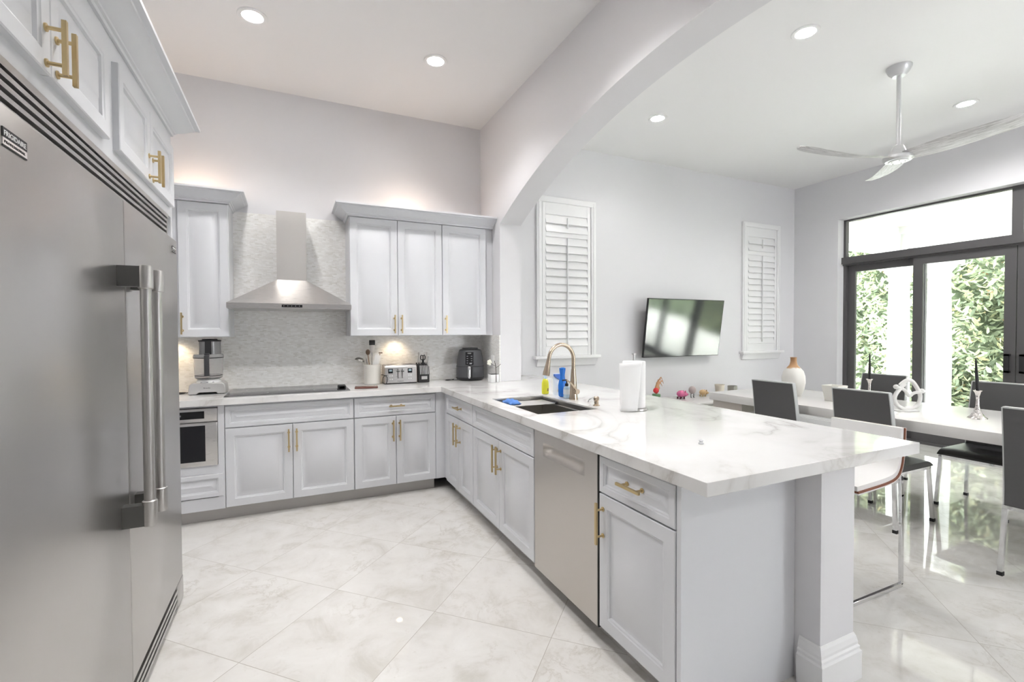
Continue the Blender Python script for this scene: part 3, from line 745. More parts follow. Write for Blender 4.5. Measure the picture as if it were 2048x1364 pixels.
# bottles behind the sink
bo = thing('dish_soap_bottle', 'clear bottle of yellow dish soap behind the sink, leftmost of the group', 'bottle', (1.745, 3.143, .915))
MB().lathe([(.020, .917), (.026, .92), (.027, .96), (.026, 1.0), (.020, 1.025), (.011, 1.035)], (1.745, 3.143, 0), 24, sx=1.1, sy=.75).build('body', mat('yellow_soap', (.78, .76, .05), .15, coat=.5), bo)
MB().lathe([(.011, 1.034), (.011, 1.042), (.009, 1.045), (.007, 1.06)], (1.745, 3.143, 0), 16).build('cap', mat('pale_blue_cap', (.45, .6, .75), .3), bo)
MB().box(1.745, 1.762, 3.1235, 3.1245, .94, .962).build('label_patch', mat('brown_label', (.3, .2, .05), .5), bo)
po = thing('pod_pouch', 'blue and white detergent pouch with an orange pod picture beside the yellow soap', 'pouch', (1.80, 3.055, .915))
pm = MB(); rows = []
BW, WW, OR = mat('pouch_blue', (.05, .16, .55), .25), mat('pouch_white', (.78, .83, .88), .25), mat('pouch_orange', (.85, .60, .10), .3)
px, py = 1.80, 3.055
prf = [(0, .028), (.01, .03), (.07, .024), (.13, .014), (.165, .003)]
pm.mi = 1; rings = []
def ring(z, t_, wd=.078):
    return [Vector((px+cos(a)*wd*.5*(1 if abs(cos(a)) > .99 else 1), py+sin(a)*t_, .915+z)) for a in [2*pi*i/20 for i in range(20)]]
pm.sweep([ring(z, t_) for z, t_ in prf], None, closed=True)
pm.build('body', [WW, WW], po)
band = MB().prism([(px-.036, 1.075), (px+.036, 1.075), (px+.036, 1.02), (px+.0, 1.035), (px-.036, 1.06)], 'Y', py-.0235, py-.004).build('colour_band', BW, po)
MB().lathe([(.0001, -.002), (.02, -.002), (.022, 0), (.02, .002)], (px+.006, py-.031, .955), 20, 'Y').build('pod_picture', OR, po)
bb = thing('cleaner_bottle', 'curvy bright blue detergent bottle next to the faucet', 'bottle', (1.785, 2.958, .915))
MB().lathe([(.022, .917), (.03, .925), (.034, .96), (.034, 1.0), (.028, 1.03), (.02, 1.055), (.019, 1.075), (.024, 1.11), (.025, 1.125), (.01, 1.13)], (1.785, 2.958, 0), 28, sx=1, sy=.7).build('body', mat('bright_blue_plastic', (.02, .17, .62), .22), bb)
text('lettering', 'Dawn', WHITEP, bb, (1.800, 2.9325, .945), Z_, -X_, .016, .045)
so = thing('hand_soap_bottle', 'clear pale blue hand soap bottle with black pump beside the faucet', 'bottle', (1.775, 2.882, .915))
MB().lathe([(.020, .917), (.024, .92), (.024, .985), (.020, .998), (.009, 1.003)], (1.775, 2.882, 0), 24).build('body', mat('pale_blue_soap', (.50, .66, .82), .12, coat=.4), so)
MB().lathe([(.0246, .945), (.0246, .98)], (1.775, 2.882, 0), 24).build('label_band', mat('soap_label', (.74, .8, .86), .4), so)
pmh = MB().lathe([(.012, 1.002), (.012, 1.02), (.005, 1.024), (.004, 1.045)], (1.775, 2.882, 0), 16); pmh.tube([(1.775, 2.882, 1.046), (1.74, 2.884, 1.045)], .005, 8)
pmh.build('pump', BLACKM, so)

# paper towel holder
pt = thing('paper_towel_holder', 'paper towel roll on an upright steel holder standing on the peninsula', 'paper towel holder', (1.895, 2.27, .915))
tx, ty = 1.885, 2.285
MB().lathe([(.075, .915), (.08, .918), (.08, .926), (.074, .93)], (tx, ty, 0), 36).build('base_plate', STEELH, pt)
MB().lathe([(.007, .93), (.007, 1.248), (.013, 1.25), (.014, 1.258), (.0, 1.26)], (tx, ty, 0), 20).build('pole', CHROME, pt)
MB().lathe([(.018, .932), (.066, .932), (.068, .936), (.068, 1.206), (.066, 1.21), (.018, 1.21)], (tx, ty, 0), 40).build('paper_roll', PAPER, pt)
sh = MB(); rows = []
for i in range(14):
    s_ = i/13; z = 1.203-.283*s_; row = []
    for j in range(11):
        e = j/10   # across: camera-left edge (0) to the edge tangent to the roll (1)
        hwid = .072-.020*s_
        q = Vector((tx-.024, ty-.080, 0)) + Vector((.906, -.423, 0))*(-hwid+2*hwid*e-.052-.012*s_) + Vector((-.423, -.906, 0))*(.018*sin(e*pi)-.03*(1-s_)*(e-.5))
        row.append(Vector((q.x, q.y, z+.012*e*(1-s_))))
    rows.append(row)
# short bridge of paper from the sheet top back to the roll
sh.sweep(rows, None); o = sh.build('loose_sheet', PAPER, pt, angle=3); sd = o.modifiers.new('solid', 'SOLIDIFY'); sd.thickness = .0015
# small glass stopper on the counter
st = MB().lathe([(.010, .9155), (.012, .918), (.006, .924), (.010, .930), (.0001, .936)], (1.56, 1.46, 0), 16).build('glass_stopper', mat('clear_glass_stopper', (.95, .96, .97), .05, trans=.6), loc=(1.56, 1.46, .9155))
tag(st, 'tiny clear glass stopper lying on the peninsula counter', 'stopper')

# ------------------------------------------------------------------ things on the back counter
ck = thing('cooktop', 'black glass electric cooktop set in the counter below the hood', 'cooktop', (0, 4.33, .915))
MB().rbox(-.463, .43, 4.06, 4.585, .915, .921, .002).build('glass_top', mat('cooktop_glass', (.06, .06, .065), .10, 0, 1, ior=1.9), ck)
rg = MB()
for x, y, r in ((-.26, 4.19, .085), (-.24, 4.43, .10), (.02, 4.33, .12), (.26, 4.20, .10), (.25, 4.43, .08)):
    rg.lathe([(r, .92105), (r+.0015, .9211), (r+.003, .92105)], (x, y, 0), 40, caps=False)
rg.build('burner_ring', mat('burner_grey', (.3, .3, .31), .3), ck)

fp = thing('food_processor', 'silver food processor with clear bowl and black lid under the left wall cabinet', 'food processor', (-.60, 4.42, .915))
x, y = -.60, 4.41
bd = MB(); 
prof = [(-.125, .935), (-.118, .99), (-.10, 1.005), (.10, 1.005), (.118, .99), (.125, .935), (.125, .918), (.07, .918), (.06, .932), (-.06, .932), (-.07, .918), (-.125, .918)]
bd.prism([(x+a, z) for a, z in prof], 'Y', y-.10, y+.09); bd.build('motor_base', mat('silver_plastic', (.62, .61, .60), .3, .5), fp, bev=.006)
MB().lathe([(.085, 1.005), (.08, 1.02), (.07, 1.03)], (x, y, 0), 32).build('base_collar', WHITEP, fp)
MB().box(x-.09, x+.09, y-.09, y+.08, .915, .92).build('foot', BLACKM, fp)
GB = mat('bowl_plastic', (.92, .92, .93), .05, trans=.85, ior=1.2)
MB().lathe([(.078, 1.03), (.094, 1.04), (.102, 1.19), (.104, 1.20), (.099, 1.20), (.092, 1.045), (.0001, 1.035)], (x, y, 0), 36).build('bowl', GB, fp)
MB().lathe([(.104, 1.118+.08), (.105, 1.21), (.10, 1.225), (.0001, 1.228)], (x, y, 0), 36).build('bowl_rim', mat('smoke_plastic', (.6, .6, .6), .1, trans=.5), fp)
MB().lathe([(.095, 1.055), (.096, 1.058), (.095, 1.061)], (x, y, 0), 36, caps=False).build('seal_ring', BLACKM, fp)
MB().lathe([(.1035, 1.195), (.1045, 1.2), (.1035, 1.205)], (x, y, 0), 36, caps=False).build('seal_ring', BLACKM, fp)
hd_ = MB(); hd_.rbox(x-.012, x+.022, y-.145, y-.125, 1.06, 1.22, .005).box(x-.01, x+.02, y-.13, y-.09, 1.20, 1.235).box(x-.01, x+.02, y-.13, y-.08, 1.06, 1.075)
hd_.build('bowl_handle', mat('dark_grey_plastic', (.05, .05, .055), .35), fp)
MB().lathe([(.075, 1.225), (.074, 1.335)], (x+.01, y, 0), 32, sx=1, sy=.8).build('feed_chute', mat('smoked_chute', (.32, .32, .33), .12, trans=.35), fp)
MB().box(x-.015, x+.028, y-.064, y-.056, 1.225, 1.335).build('chute_guide', BLACKM, fp)
MB().lathe([(.077, 1.325), (.079, 1.33), (.079, 1.336), (.055, 1.338), (.05, 1.345), (.0001, 1.346)], (x+.01, y, 0), 32, sx=1, sy=.8).build('pusher_cap', BLACKM, fp)
text('lettering', 'Breville', BLACKM, fp, (x-.022, y-.1005, .962), X_, Z_, .008, .044)
for xx in (-.04, 0, .04): MB().lathe([(.008, -.004), (.008, .0)], (x+xx, y-.085, 1.004), 12, 'Y').build('button', CHROME, fp)
def cord(name, pts, label, r=.003):
    # smooth the polyline
    P = [Vector(p) for p in pts]
    for _ in range(2):
        Q = [P[0]]
        for a, b in zip(P, P[1:]): Q += [a*.75+b*.25, a*.25+b*.75]
        P = Q+[P[-1]]
    return tag(MB().tube(P, r, 8).build(name, BLACKM, loc=tuple(P[0])), label, 'cord')
z = .9185
cord('power_cord', [(-.73, 4.47, z+.005), (-.77, 4.45, z), (-.83, 4.50, z), (-.86, 4.42, z), (-.78, 4.40, z), (-.75, 4.48, z+.004), (-.85, 4.46, z+.006), (-.89, 4.52, z), (-.93, 4.50, z)], 'black power cord coiled left of the food processor')
cord('power_cord', [(1.49, 4.45, z+.004), (1.46, 4.46, z), (1.40, 4.52, z), (1.36, 4.49, z), (1.38, 4.44, z), (1.45, 4.47, z+.006), (1.47, 4.53, z+.006)], 'black power cord coiled left of the air fryer')

cr = thing('utensil_crock', 'cream ceramic crock holding kitchen utensils left of the toaster', 'crock', (.672, 4.50, .915))
MB().lathe([(.070, .917), (.074, .92), (.075, 1.07), (.077, 1.085), (.080, 1.09), (.080, 1.098), (.072, 1.098), (.069, 1.08), (.068, .93), (.0001, .93)], (.672, 4.50, 0), 40).build('body', CERA, cr)
def utensil(name, label, base, top, m_, headfn):
    t = thing(name, label, 'utensil', base, 'utensils standing in the crock')
    b = Vector(base); e = Vector(top); MB().tube([b, b.lerp(e, .5), e], [.005, .005, .004], 10).build('shaft', m_, t)
    headfn(t, b, e); return t
def ladle(t, b, e):
    d = MB(); rows = []; R0 = .045; cen = e+Vector((-.045, 0, -.012))
    d.lathe([(max(.0001, R0*sin(q)), R0*(1-cos(q))*.75) for q in [pi/2*i/8 for i in range(9)]], (0, 0, 0), 24)
    rot = Matrix.Rotation(radians(200), 3, 'Y'); d.v = [rot @ v + cen+Vector((0, 0, .01)) for v in d.v]
    o = d.build('ladle_bowl', mat('ladle_steel', (.32, .31, .29), .3, 1), t, recalc=False); sd = o.modifiers.new('s', 'SOLIDIFY'); sd.thickness = .002
utensil('ladle', 'steel ladle leaning left out of the crock', (.655, 4.50, .935), (.615, 4.49, 1.165), CHROME, ladle)
def brush(t, b, e): 
    MB().lathe([(.006, -.10), (.020, -.05), (.024, -.02), (.024, 0)], e, 16, sx=1, sy=.4).build('ferrule', mat('clear_silicone', (.75, .72, .70), .2), t)
    MB().rbox(e.x-.026, e.x+.026, e.y-.011, e.y+.011, e.z-.002, e.z+.045, .004).build('head', BLACKM, t)
utensil('basting_brush', 'tall utensil with a black square head, highest in the crock', (.665, 4.52, .935), (.677, 4.53, 1.275), CHROME, brush)
def spoon(t, b, e): MB().sph((e.x, e.y, e.z+.02), .022, 16, (.9, .3, 1.2)).build('spoon_head', mat('dark_wood', (.13, .08, .05), .5), t)
utensil('wooden_spoon', 'dark wooden spoon between the ladle and the black-headed brush', (.66, 4.48, .935), (.633, 4.49, 1.19), mat('mid_wood', (.30, .2, .13), .5), spoon)
def spat(t, b, e):
    d = Vector((.25, 0, 1)).normalized(); s2 = Vector((1, 0, -.25)).normalized()
    MB().obox(e-d*.02, s2, Y_, d, .055, .004, .10).build('blade', WHITEP, t, bev=.0015)
utensil('spatula', 'white spatula with a wide flat blade at the right of the crock', (.675, 4.475, .935), (.713, 4.465, 1.155), WHITEP, spat)
utensil('slotted_turner', 'thin wooden turner leaning right out of the crock', (.69, 4.50, .935), (.748, 4.52, 1.20), mat('pale_wood', (.42, .33, .26), .5),
        lambda t, b, e: MB().obox(e+Vector((.004, 0, 0)), X_, Y_, Z_, .034, .004, .012).build('turner_edge', mat('brown_wood', (.25, .18, .14), .5), t))

ts = thing('toaster', 'four-slice stainless steel toaster with two levers and small displays', 'toaster', (.915, 4.45, .915))
x0, x1, y0, y1 = .765, 1.062, 4.385, 4.555
b = MB(); b.prism([(y0, .925), (y0+.012, 1.07), (y0+.03, 1.092), (y1-.03, 1.092), (y1-.012, 1.07), (y1, .925)], 'X', x0+.006, x1-.006); b.build('body', STEELH, ts, bev=.004)
b = MB(); 
for a, c_ in ((x0, x0+.014), (x1-.014, x1)): b.prism([(y0+.002, .925), (y0+.016, 1.068), (y0+.034, 1.088), (y1-.034, 1.088), (y1-.016, 1.068), (y1-.002, .925)], 'X', a, c_)
b.build('end_cap', mat('toaster_side', (.55, .5, .46), .3, .7), ts)
MB().box(x0+.004, x1-.004, y0+.004, y1-.004, .915, .926).build('foot', BLACKM, ts)
sl = MB()
for a in (.80, .94):
    for yy in (4.43, 4.485): sl.box(a, a+.09, yy, yy+.022, 1.0915, 1.0925)
sl.build('bread_slot', SLOT, ts)
fz = lambda z: y0+.012*(z-.925)/.145-.0008
for xx in (.816, .995): 
    dp = MB().obox((xx+.002, fz(1.035)-.001, 1.035), X_, Y_, Z_, .042, .003, .042).build('display', DARK, ts)
    MB().obox((xx+.002, fz(1.035)-.003, 1.04), X_, Y_, Z_, .026, .001, .018).build('lit_digits', mat('lcd', (.35, .45, .5), .3), dp)
lv = MB()
for xx in (.885, .925): lv.obox((xx, fz(1.0)-.001, 1.005), X_, Y_, Z_, .005, .002, .10)
lv.build('lever_slot', SLOT, ts)
LG = mat('lever_grey', (.12, .12, .12), .3)
for xx in (.885, .925): MB().obox((xx, fz(1.03)-.012, 1.032), X_, Y_, Z_, .026, .02, .010).build('lever', LG, ts)
for bx in (.812, .985):
    for dx in (0, .02):
        for dz in (0, .032): MB().lathe([(.006, -.003), (.006, 0)], (bx+dx, fz(.96+dz), .96+dz), 12, 'Y').build('button', WHITEP, ts)
text('lettering', 'Cuisinart', BLACKM, ts, (.88, fz(.938)-.0008, .936), X_, Z_, .009, .055)
cord('power_cord', [(.785, 4.375, 1.0), (.765, 4.37, 1.0), (.748, 4.37, .985), (.742, 4.37, .955), (.75, 4.37, .925), (.768, 4.37, .9195), (.782, 4.37, .935), (.786, 4.37, .965), (.782, 4.372, .99), (.75, 4.38, 1.005), (.735, 4.395, 1.005)], 'dark looped cord between the crock and the toaster')

kb = thing('knife_block', 'black slanted knife block full of steel-handled knives beside the toaster', 'knife block', (1.13, 4.45, .915))
b = MB(); x0, x1 = 1.078, 1.185
b.prism([(4.40, .917), (4.40, 1.0), (4.415, 1.065), (4.50, 1.10), (4.55, 1.02), (4.55, .917)], 'X', x0, x1); b.build('block', mat('black_wood_block', (.025, .024, .025), .4), kb, bev=.003)
MB().box(x0+.03, x1-.022, 4.3985, 4.40, .945, .975).build('name_plate', STEELH, kb)
hn = MB()
for i in range(6):
    xx = x0+.018+i*.0145; hn.obox((xx, 4.398, 1.035), X_, Vector((0, .2, 1)).normalized(), Vector((0, 1, -.2)).normalized(), .007, .085, .014)
hn.build('steak_knife', STEELH, kb)
hh = MB()
for i, (xx, dz, dy) in enumerate(((x0+.012, .13, .03), (x0+.032, .10, .03), (x0+.072, .11, .05), (x0+.09, .13, .03), (x0+.098, .09, .01))):
    hh.tube([(xx, 4.45+dy, 1.07), (xx+.004, 4.43+dy, 1.07+dz*.6), (xx+.006, 4.42+dy, 1.07+dz)], [.007, .006, .008], 8)
hh.build('knife_handle', STEELH, kb)
sc = MB(); c0 = Vector((x0+.055, 4.44, 1.13))
for s_ in (-1, 1): sc.tube([c0+Vector((s_*.011+.012*cos(a), 0, .02+.022*sin(a))) for a in [2*pi*i/14 for i in range(14)]], .004, 8, close=True)
sc.tube([c0+Vector((0, 0, -.06)), c0], .011, 10)
sc.build('scissors', BLACKM, kb)

af = thing('air_fryer', 'dark grey rounded air fryer with basket handle in the counter corner', 'air fryer', (1.61, 4.44, .915))
ax, ay = 1.61, 4.44
AFM = mat('air_fryer_grey', (.075, .077, .085), .42)
MB().lathe([(.100, .917), (.122, .93), (.128, .96), (.128, 1.02), (.122, 1.10), (.112, 1.17), (.104, 1.205), (.100, 1.21)], (ax, ay, 0), 48, sx=1.08, sy=1).build('body', AFM, af)
MB().lathe([(.102, .916), (.123, .928), (.129, .945), (.126, .947)], (ax, ay, 0), 48, sx=1.085, sy=1.005).build('base_band', BLACKM, af)
MB().lathe([(.101, 1.208), (.098, 1.216), (.075, 1.222), (.07, 1.235), (.0001, 1.238)], (ax, ay, 0), 48, sx=1.08).build('lid', BLACKM, af)
MB().lathe([(.128, 1.052), (.1285, 1.054), (.127, 1.056)], (ax, ay, 0), 48, sx=1.083, sy=1.003).build('seam', SLOT, af)
# face panel tilted toward the room, left of centre
dirv = Vector((-.42, -1, 0)).normalized(); sdv = Vector((1, -.42, 0)).normalized()
pc = Vector((ax, ay, 0))+dirv*.117+Vector((0, 0, 1.135))
upv = (Z_*1-dirv*.12).normalized()
cp = MB().obox(pc, sdv, upv, dirv, .078, .125, .012).build('control_panel', DARK, af, bev=.004)
dg = MB()
for i in range(4):
    for j in range(2): dg.obox(pc+dirv*.0065+sdv*(-.02+.04*j)+upv*(-.045+.022*i), sdv, upv, dirv, .014, .004, .001)
dg.obox(pc+dirv*.0065+sdv*.012+upv*(-.05), sdv, upv, dirv, .022, .012, .001)
dg.build('panel_marks', mat('panel_grey', (.35, .36, .38), .4), cp)
text('lettering', 'NINJA', WHITEP, cp, pc+dirv*.0066-sdv*.017+upv*.043, sdv, upv, .010, .034)
hb = MB(); hc0 = Vector((ax, ay, 0))+dirv*.15
hb.tube([hc0+Z_*1.055-dirv*.02, hc0+Z_*1.05+dirv*.018, hc0+Z_*1.02+dirv*.025, hc0+Z_*.965+dirv*.025, hc0+Z_*.95+dirv*.005], [.014, .015, .014, .014, .010], 14)
hb.build('basket_handle', CHROME, af)
MB().obox(hc0+Z_*1.0+sdv*.02-dirv*.012, sdv, Z_, dirv, .02, .11, .02).build('handle_recess', BLACKM, af)

orc = thing('potted_orchid', 'tiny fake orchid stem in a white cube pot beside the arch wall', 'plant', (1.725, 4.09, .915))
MB().rbox(1.685, 1.765, 4.075, 4.155, .916, .99, .003).build('pot', WHITEP, orc)
MB().box(1.69, 1.76, 4.08, 4.15, .99, .993).build('soil', BLACKM, orc)
sm = MB(); sm.tube([(1.735, 4.07, .92), (1.733, 4.068, 1.0), (1.73, 4.07, 1.07), (1.722, 4.08, 1.12)], .003, 8)
sm.tube([(1.731, 4.07, 1.055), (1.755, 4.06, 1.07), (1.772, 4.05, 1.09)], .002, 6).tube([(1.73, 4.07, 1.07), (1.70, 4.08, 1.085), (1.685, 4.09, 1.105)], .002, 6)
sm.build('stem', mat('dark_stem', (.06, .05, .04), .6), orc)
fl = MB(); fc = Vector((1.675, 4.09, 1.105))
for i in range(5):
    a = 2*pi*i/5; fl.sph(fc+Vector((.014*cos(a), 0, .016*sin(a))), .013, 12, (1, .3, 1))
fl.build('flower', mat('cream_petal', (.80, .80, .70), .6), orc)

tr = MB(); tr.rbox(-.095, .095, -.06, .06, .9155, .929, .006); _R = Matrix.Rotation(radians(-8), 3, 'Z'); tr.v = [_R @ v + Vector((.575, 4.19, 0)) for v in tr.v]
tag(tr.build('serving_board', mat('dark_red_wood', (.13, .05, .04), .25), loc=(.575, 4.19, .9155)), 'small flat dark reddish-brown board on the counter right of the cooktop', 'board')
pk = MB()
for i in range(7): pk.lathe([(.012, -.028), (.02, -.02), (.02, .02), (.012, .028)], (.375+.004*i, 4.155+.014*i, .942+.0025*i), 14, 'X', sx=1, sy=.8) if False else pk.rbox(.345+.004*(i % 2), .405-.003*(i % 2), 4.135+.014*i, 4.146+.014*i, .922, .955-.002*abs(i-3), .003)
pk.box(.355, .395, 4.135, 4.23, .9215, .948)
tag(pk.build('trivet_stack', mat('black_rubber', (.02, .02, .02), .3), loc=(.375, 4.18, .9215)), 'small black ribbed object on the right end of the cooktop', 'kitchen gadget')

# outlets
for (x, label) in ((1.525, 'white double wall socket on the mosaic tiles left of the air fryer'),):
    t = thing('wall_socket', label, 'socket', (x, YB-.013, 1.08))
    MB().rbox(x-.036, x+.036, YB-.018, YB-.012, 1.02, 1.14, .002).build('cover_plate', WHITEP, t)
    MB().box(x-.017, x+.017, YB-.020, YB-.018, 1.035, 1.072).box(x-.017, x+.017, YB-.020, YB-.018, 1.088, 1.125).build('socket_face', WHITEP, t)
t = thing('light_switch', 'white wall plate on the arch wall behind the orchid', 'switch', (XA-.013, 4.33, 1.10))
MB().rbox(XA-.018, XA-.012, 4.26, 4.335, 1.04, 1.16, .002).build('cover_plate', WHITEP, t)
MB().box(XA-.021, XA-.018, 4.28, 4.315, 1.07, 1.13).build('rocker', WHITEP, t)

# warm puck lights under and above the wall cabinets
for x, y, z, e, lb in ((.90, 4.50, 1.352, 1.6, 'warm puck light under the wall cabinet right of the hood'), (-.86, 4.50, 1.352, 2.0, 'warm puck light under the wall cabinet left of the hood')):
    t = thing('puck_light', lb, 'lamp', (x, y, z), 'puck lights under the wall cabinets')
    MB().lathe([(.030, .004), (.034, .002), (.034, .008)], (x, y, z), 24).build('housing', WHITEP, t)
    MB().lathe([(.0001, .0035), (.030, .0035)], (x, y, z), 24).build('lens', PUCK, t, recalc=False)
    light('puck_glow', 'SPOT', (x, y, z-.002), (radians(28), 0, 0), e, (1, .78, .52), .05, spot=radians(105))
for x, e in ((-.70, 1.1), (1.0, 1.1)):
    t = thing('accent_lamp', 'small lamp on top of the wall cabinets throwing a warm glow on the wall', 'lamp', (x, 4.50, 2.401), 'accent lamps on top of the wall cabinets')
    MB().lathe([(.03, 0), (.03, .03), (.02, .04)], (x, 4.5, 2.401), 20).build('housing', WHITEP, t)
    light('accent_glow', 'POINT', (x, 4.5, 2.46), (0, 0, 0), e, (1, .72, .5), .03)

# ------------------------------------------------------------------ television
tv = thing('television', 'flat black television tilted down on a wall bracket between the shutters', 'television', (4.49, 4.55, 1.42))
ta = Vector((4.497, 4.42, 1.786)); tb = Vector((4.497, 4.52, 1.068)); upv = (ta-tb).normalized(); nv = X_.cross(upv) ; cc = (ta+tb)/2; hh = (ta-tb).length
nv = upv.cross(X_)*-1 if upv.cross(X_).y > 0 else upv.cross(X_)
nv = -nv if nv.y > 0 else nv
MB().obox(cc-nv*.014, X_, upv, nv, 1.262, hh, .028).build('casing', BLACKM, tv, bev=.002)
MB().obox(cc+nv*.001, X_, upv, nv, 1.248, hh-.016, .002).build('screen', SCREEN, tv)
MB().box(4.30, 4.70, YB-.02, YB-.002, 1.30, 1.55).obox((4.5, 4.57, 1.43), X_, Y_, Z_, .25, .13, .16).build('wall_bracket', BLACKM, tv)

# ------------------------------------------------------------------ low console with its ornaments
cz = .552
cs = thing('sideboard', 'low white sideboard below the television', 'sideboard', (5.0, 4.33, 0))
MB().rbox(3.9, 6.0, 4.03, YB-.025, cz-.025, cz, .004).build('top', TABLE, cs)
MB().box(3.94, 5.96, 4.08, YB-.03, .06, cz-.025).build('body', WHITEP, cs)
MB().box(3.98, 5.92, 4.12, YB-.06, 0, .06).build('plinth', KICK, cs)
dd = MB()
for i in range(4): dd.rbox(3.945+i*.504, 4.445+i*.504, 4.062, 4.08, .07, cz-.035, .002)
dd.build('door', TABLE, cs)
PK = mat('pink_glaze', (.75, .18, .36), .2)
def animal(kind, label, x, y, s_, m_, legm):
    t = thing(kind, label, 'figurine', (x, y, cz), 'animal figurines on the sideboard')
    MB().sph((x, y, cz+.062*s_), .05*s_, 24, (1.15, .9, .85)).build('body', m_, t)
    MB().sph((x+.055*s_, y-.01, cz+.055*s_), .03*s_, 18).lathe([(.014*s_, 0), (.013*s_, .02*s_)], (x+.078*s_, y-.012, cz+.05*s_), 14, 'X').build('head', m_, t)
    e = MB()
    for sy in (-1, 1): e.sph((x+.045*s_, y-.01+sy*.018*s_, cz+.09*s_), .011*s_, 10, (.6, 1, 1.2))
    e.build('ear', m_, t)
    for dx in (-.03, .03):
        for dy in (-.022, .022): MB().lathe([(.012*s_, 0), (.011*s_, .028*s_)], (x+dx*s_, y+dy*s_, cz), 12).build('leg', legm, t)
    return t
animal('pig_figurine', 'shiny pink pig figurine on the sideboard, leftmost of the row', 4.36, 4.40, 1.0, PK, mat('maroon_feet', (.12, .03, .05), .3))
t = thing('bird_figurine', 'round grey-pink egg-bodied figurine on thin dark legs', 'figurine', (4.57, 4.42, cz), 'animal figurines on the sideboard')
MB().sph((4.57, 4.42, cz+.095), .048, 24, (1, .9, 1.05)).build('body', mat('grey_pink_glaze', (.50, .43, .42), .35), t)
for dx in (-.022, .022): MB().tube([(4.57+dx, 4.42, cz), (4.57+dx*1.1, 4.42, cz+.03), (4.57+dx*.9, 4.42, cz+.065)], [.006, .004, .005], 8).lathe([(.012, 0), (.008, .006)], (4.57+dx, 4.415, cz), 10).build('leg', mat('dark_leg', (.05, .07, .07), .4), t)
animal('bear_figurine', 'tan and cream round animal figurine beside the cream cup', 4.77, 4.44, .85, mat('tan_glaze', (.62, .42, .22), .3), mat('gold_feet', (.5, .38, .2), .3))
cu = thing('planter_cup', 'cream tapered cup standing behind the table corner', 'cup', (4.98, 4.36, cz))
MB().lathe([(.045, 0), (.06, .145), (.062, .15), (.056, .15), (.042, .01), (.0001, .01)], (4.98, 4.36, cz), 32).build('body', mat('cream_cup', (.74, .68, .58), .4), cu)
mg = MB().lathe([(.058, 0), (.06, .004), (.06, .115), (.056, .115), (.054, .01), (.0001, .01)], (5.26, 4.40, cz), 32).build('tin_pot', mat('tin', (.45, .44, .40), .3, .9), loc=(5.26, 4.40, cz))
tag(mg, 'small shiny metal pot right of the cream cup', 'pot')
md = MB().lathe([(.0001, .004), (.03, .004), (.034, .001), (.0001, .0)], (4.17, 4.3, cz+.001), 20).build('white_dish', WHITEP, loc=(4.17, 4.3, cz)); tag(md, 'tiny white dish on the sideboard left of the pink pig', 'dish')
# rooster ornament in a green pot
ro = thing('cactus_ornament', 'small green and white pot with red ball and curly tan fronds beside the paper towel', 'ornament', (3.99, 4.42, cz))
rx, ry = 3.985, 4.42
MB().lathe([(.030, 0), (.042, .05), (.0, .05)], (rx, ry, cz), 24).build('pot', WHITEP, ro)
MB().lathe([(.046, .045), (.050, .052), (.050, .075), (.044, .082), (.0001, .082)], (rx, ry, cz), 24).build('pot_rim', mat('green_glaze', (.12, .25, .12), .3), ro)
MB().sph((rx-.022, ry-.02, cz+.125), .034, 20).build('red_ball', mat('red_glaze', (.75, .05, .06), .25), ro)
fn = MB()
for k, (a, hgt) in enumerate(((.1, .20), (.5, .22), (-.2, .17), (.9, .18), (.3, .15), (-.5, .19))):
    fn.tube([(rx, ry, cz+.08), (rx+.01*k-.01, ry, cz+.15), (rx+.02+.02*a, ry, cz+.10+hgt*.6), (rx+.05+.05*a, ry, cz+.06+hgt), (rx+.085+.03*a, ry, cz+.02+hgt)], [.010, .014, .012, .006, .002], 8)
fn.build('frond', mat('tan_frond', (.55, .30, .16), .5), ro)

# ------------------------------------------------------------------ dining table
dt = thing('dining_table', 'long pale lacquered dining table with thick slab top', 'table', (4.43, 2.2, 0))
MB().rbox(3.905, 4.975, .5, 3.55, .685, .76, .004).build('table_top', TABLE, dt)
for yy in (3.32, .66):
    lg = MB(); lg.rbox(4.02, 4.86, yy-.05, yy+.05, 0, .685, .004); lg.build('leg', TABLE, dt)
MB().box(3.93, 4.95, 3.18, 3.52, .60, .685).build('drawer_box', mat('warm_grey_panel', (.50, .46, .42), .3), dt)
vs_ = thing('vase', 'tall cream bottle vase with tan glazed neck on the dining table', 'vase', (4.41, 2.99, .76))
vm = mat('two_tone_glaze', (.8, .78, .74), .35); sxx = nd(vm, 'ShaderNodeSeparateXYZ'); lk(vm, geo(vm), sxx.inputs[0])
zz_ = math_(vm, 'ADD', sxx.outputs[2], math_(vm, 'MULTIPLY', noise(vm, geo(vm), 30, 3), .03))
lk(vm, ramp(vm, math_(vm, 'DIVIDE', math_(vm, 'SUBTRACT', zz_, .76), .4), [(.70, (.78, .76, .72)), (.73, (.52, .30, .15)), (1, (.48, .27, .13))]), bsdf(vm).inputs['Base Color'])
MB().lathe([(.062, 0), (.066, .004), (.09, .06), (.102, .13), (.099, .19), (.085, .24), (.055, .275), (.034, .30), (.027, .33), (.027, .365), (.031, .372), (.026, .372), (.022, .34), (.0001, .33)], (4.41, 2.99, .76), 40).build('body', vm, vs_)
pp = thing('square_planter', 'small white tapered planter on the dining table left of the near candle', 'planter', (4.40, 2.60, .76))
p_ = MB(); a, b_ = .055, .073
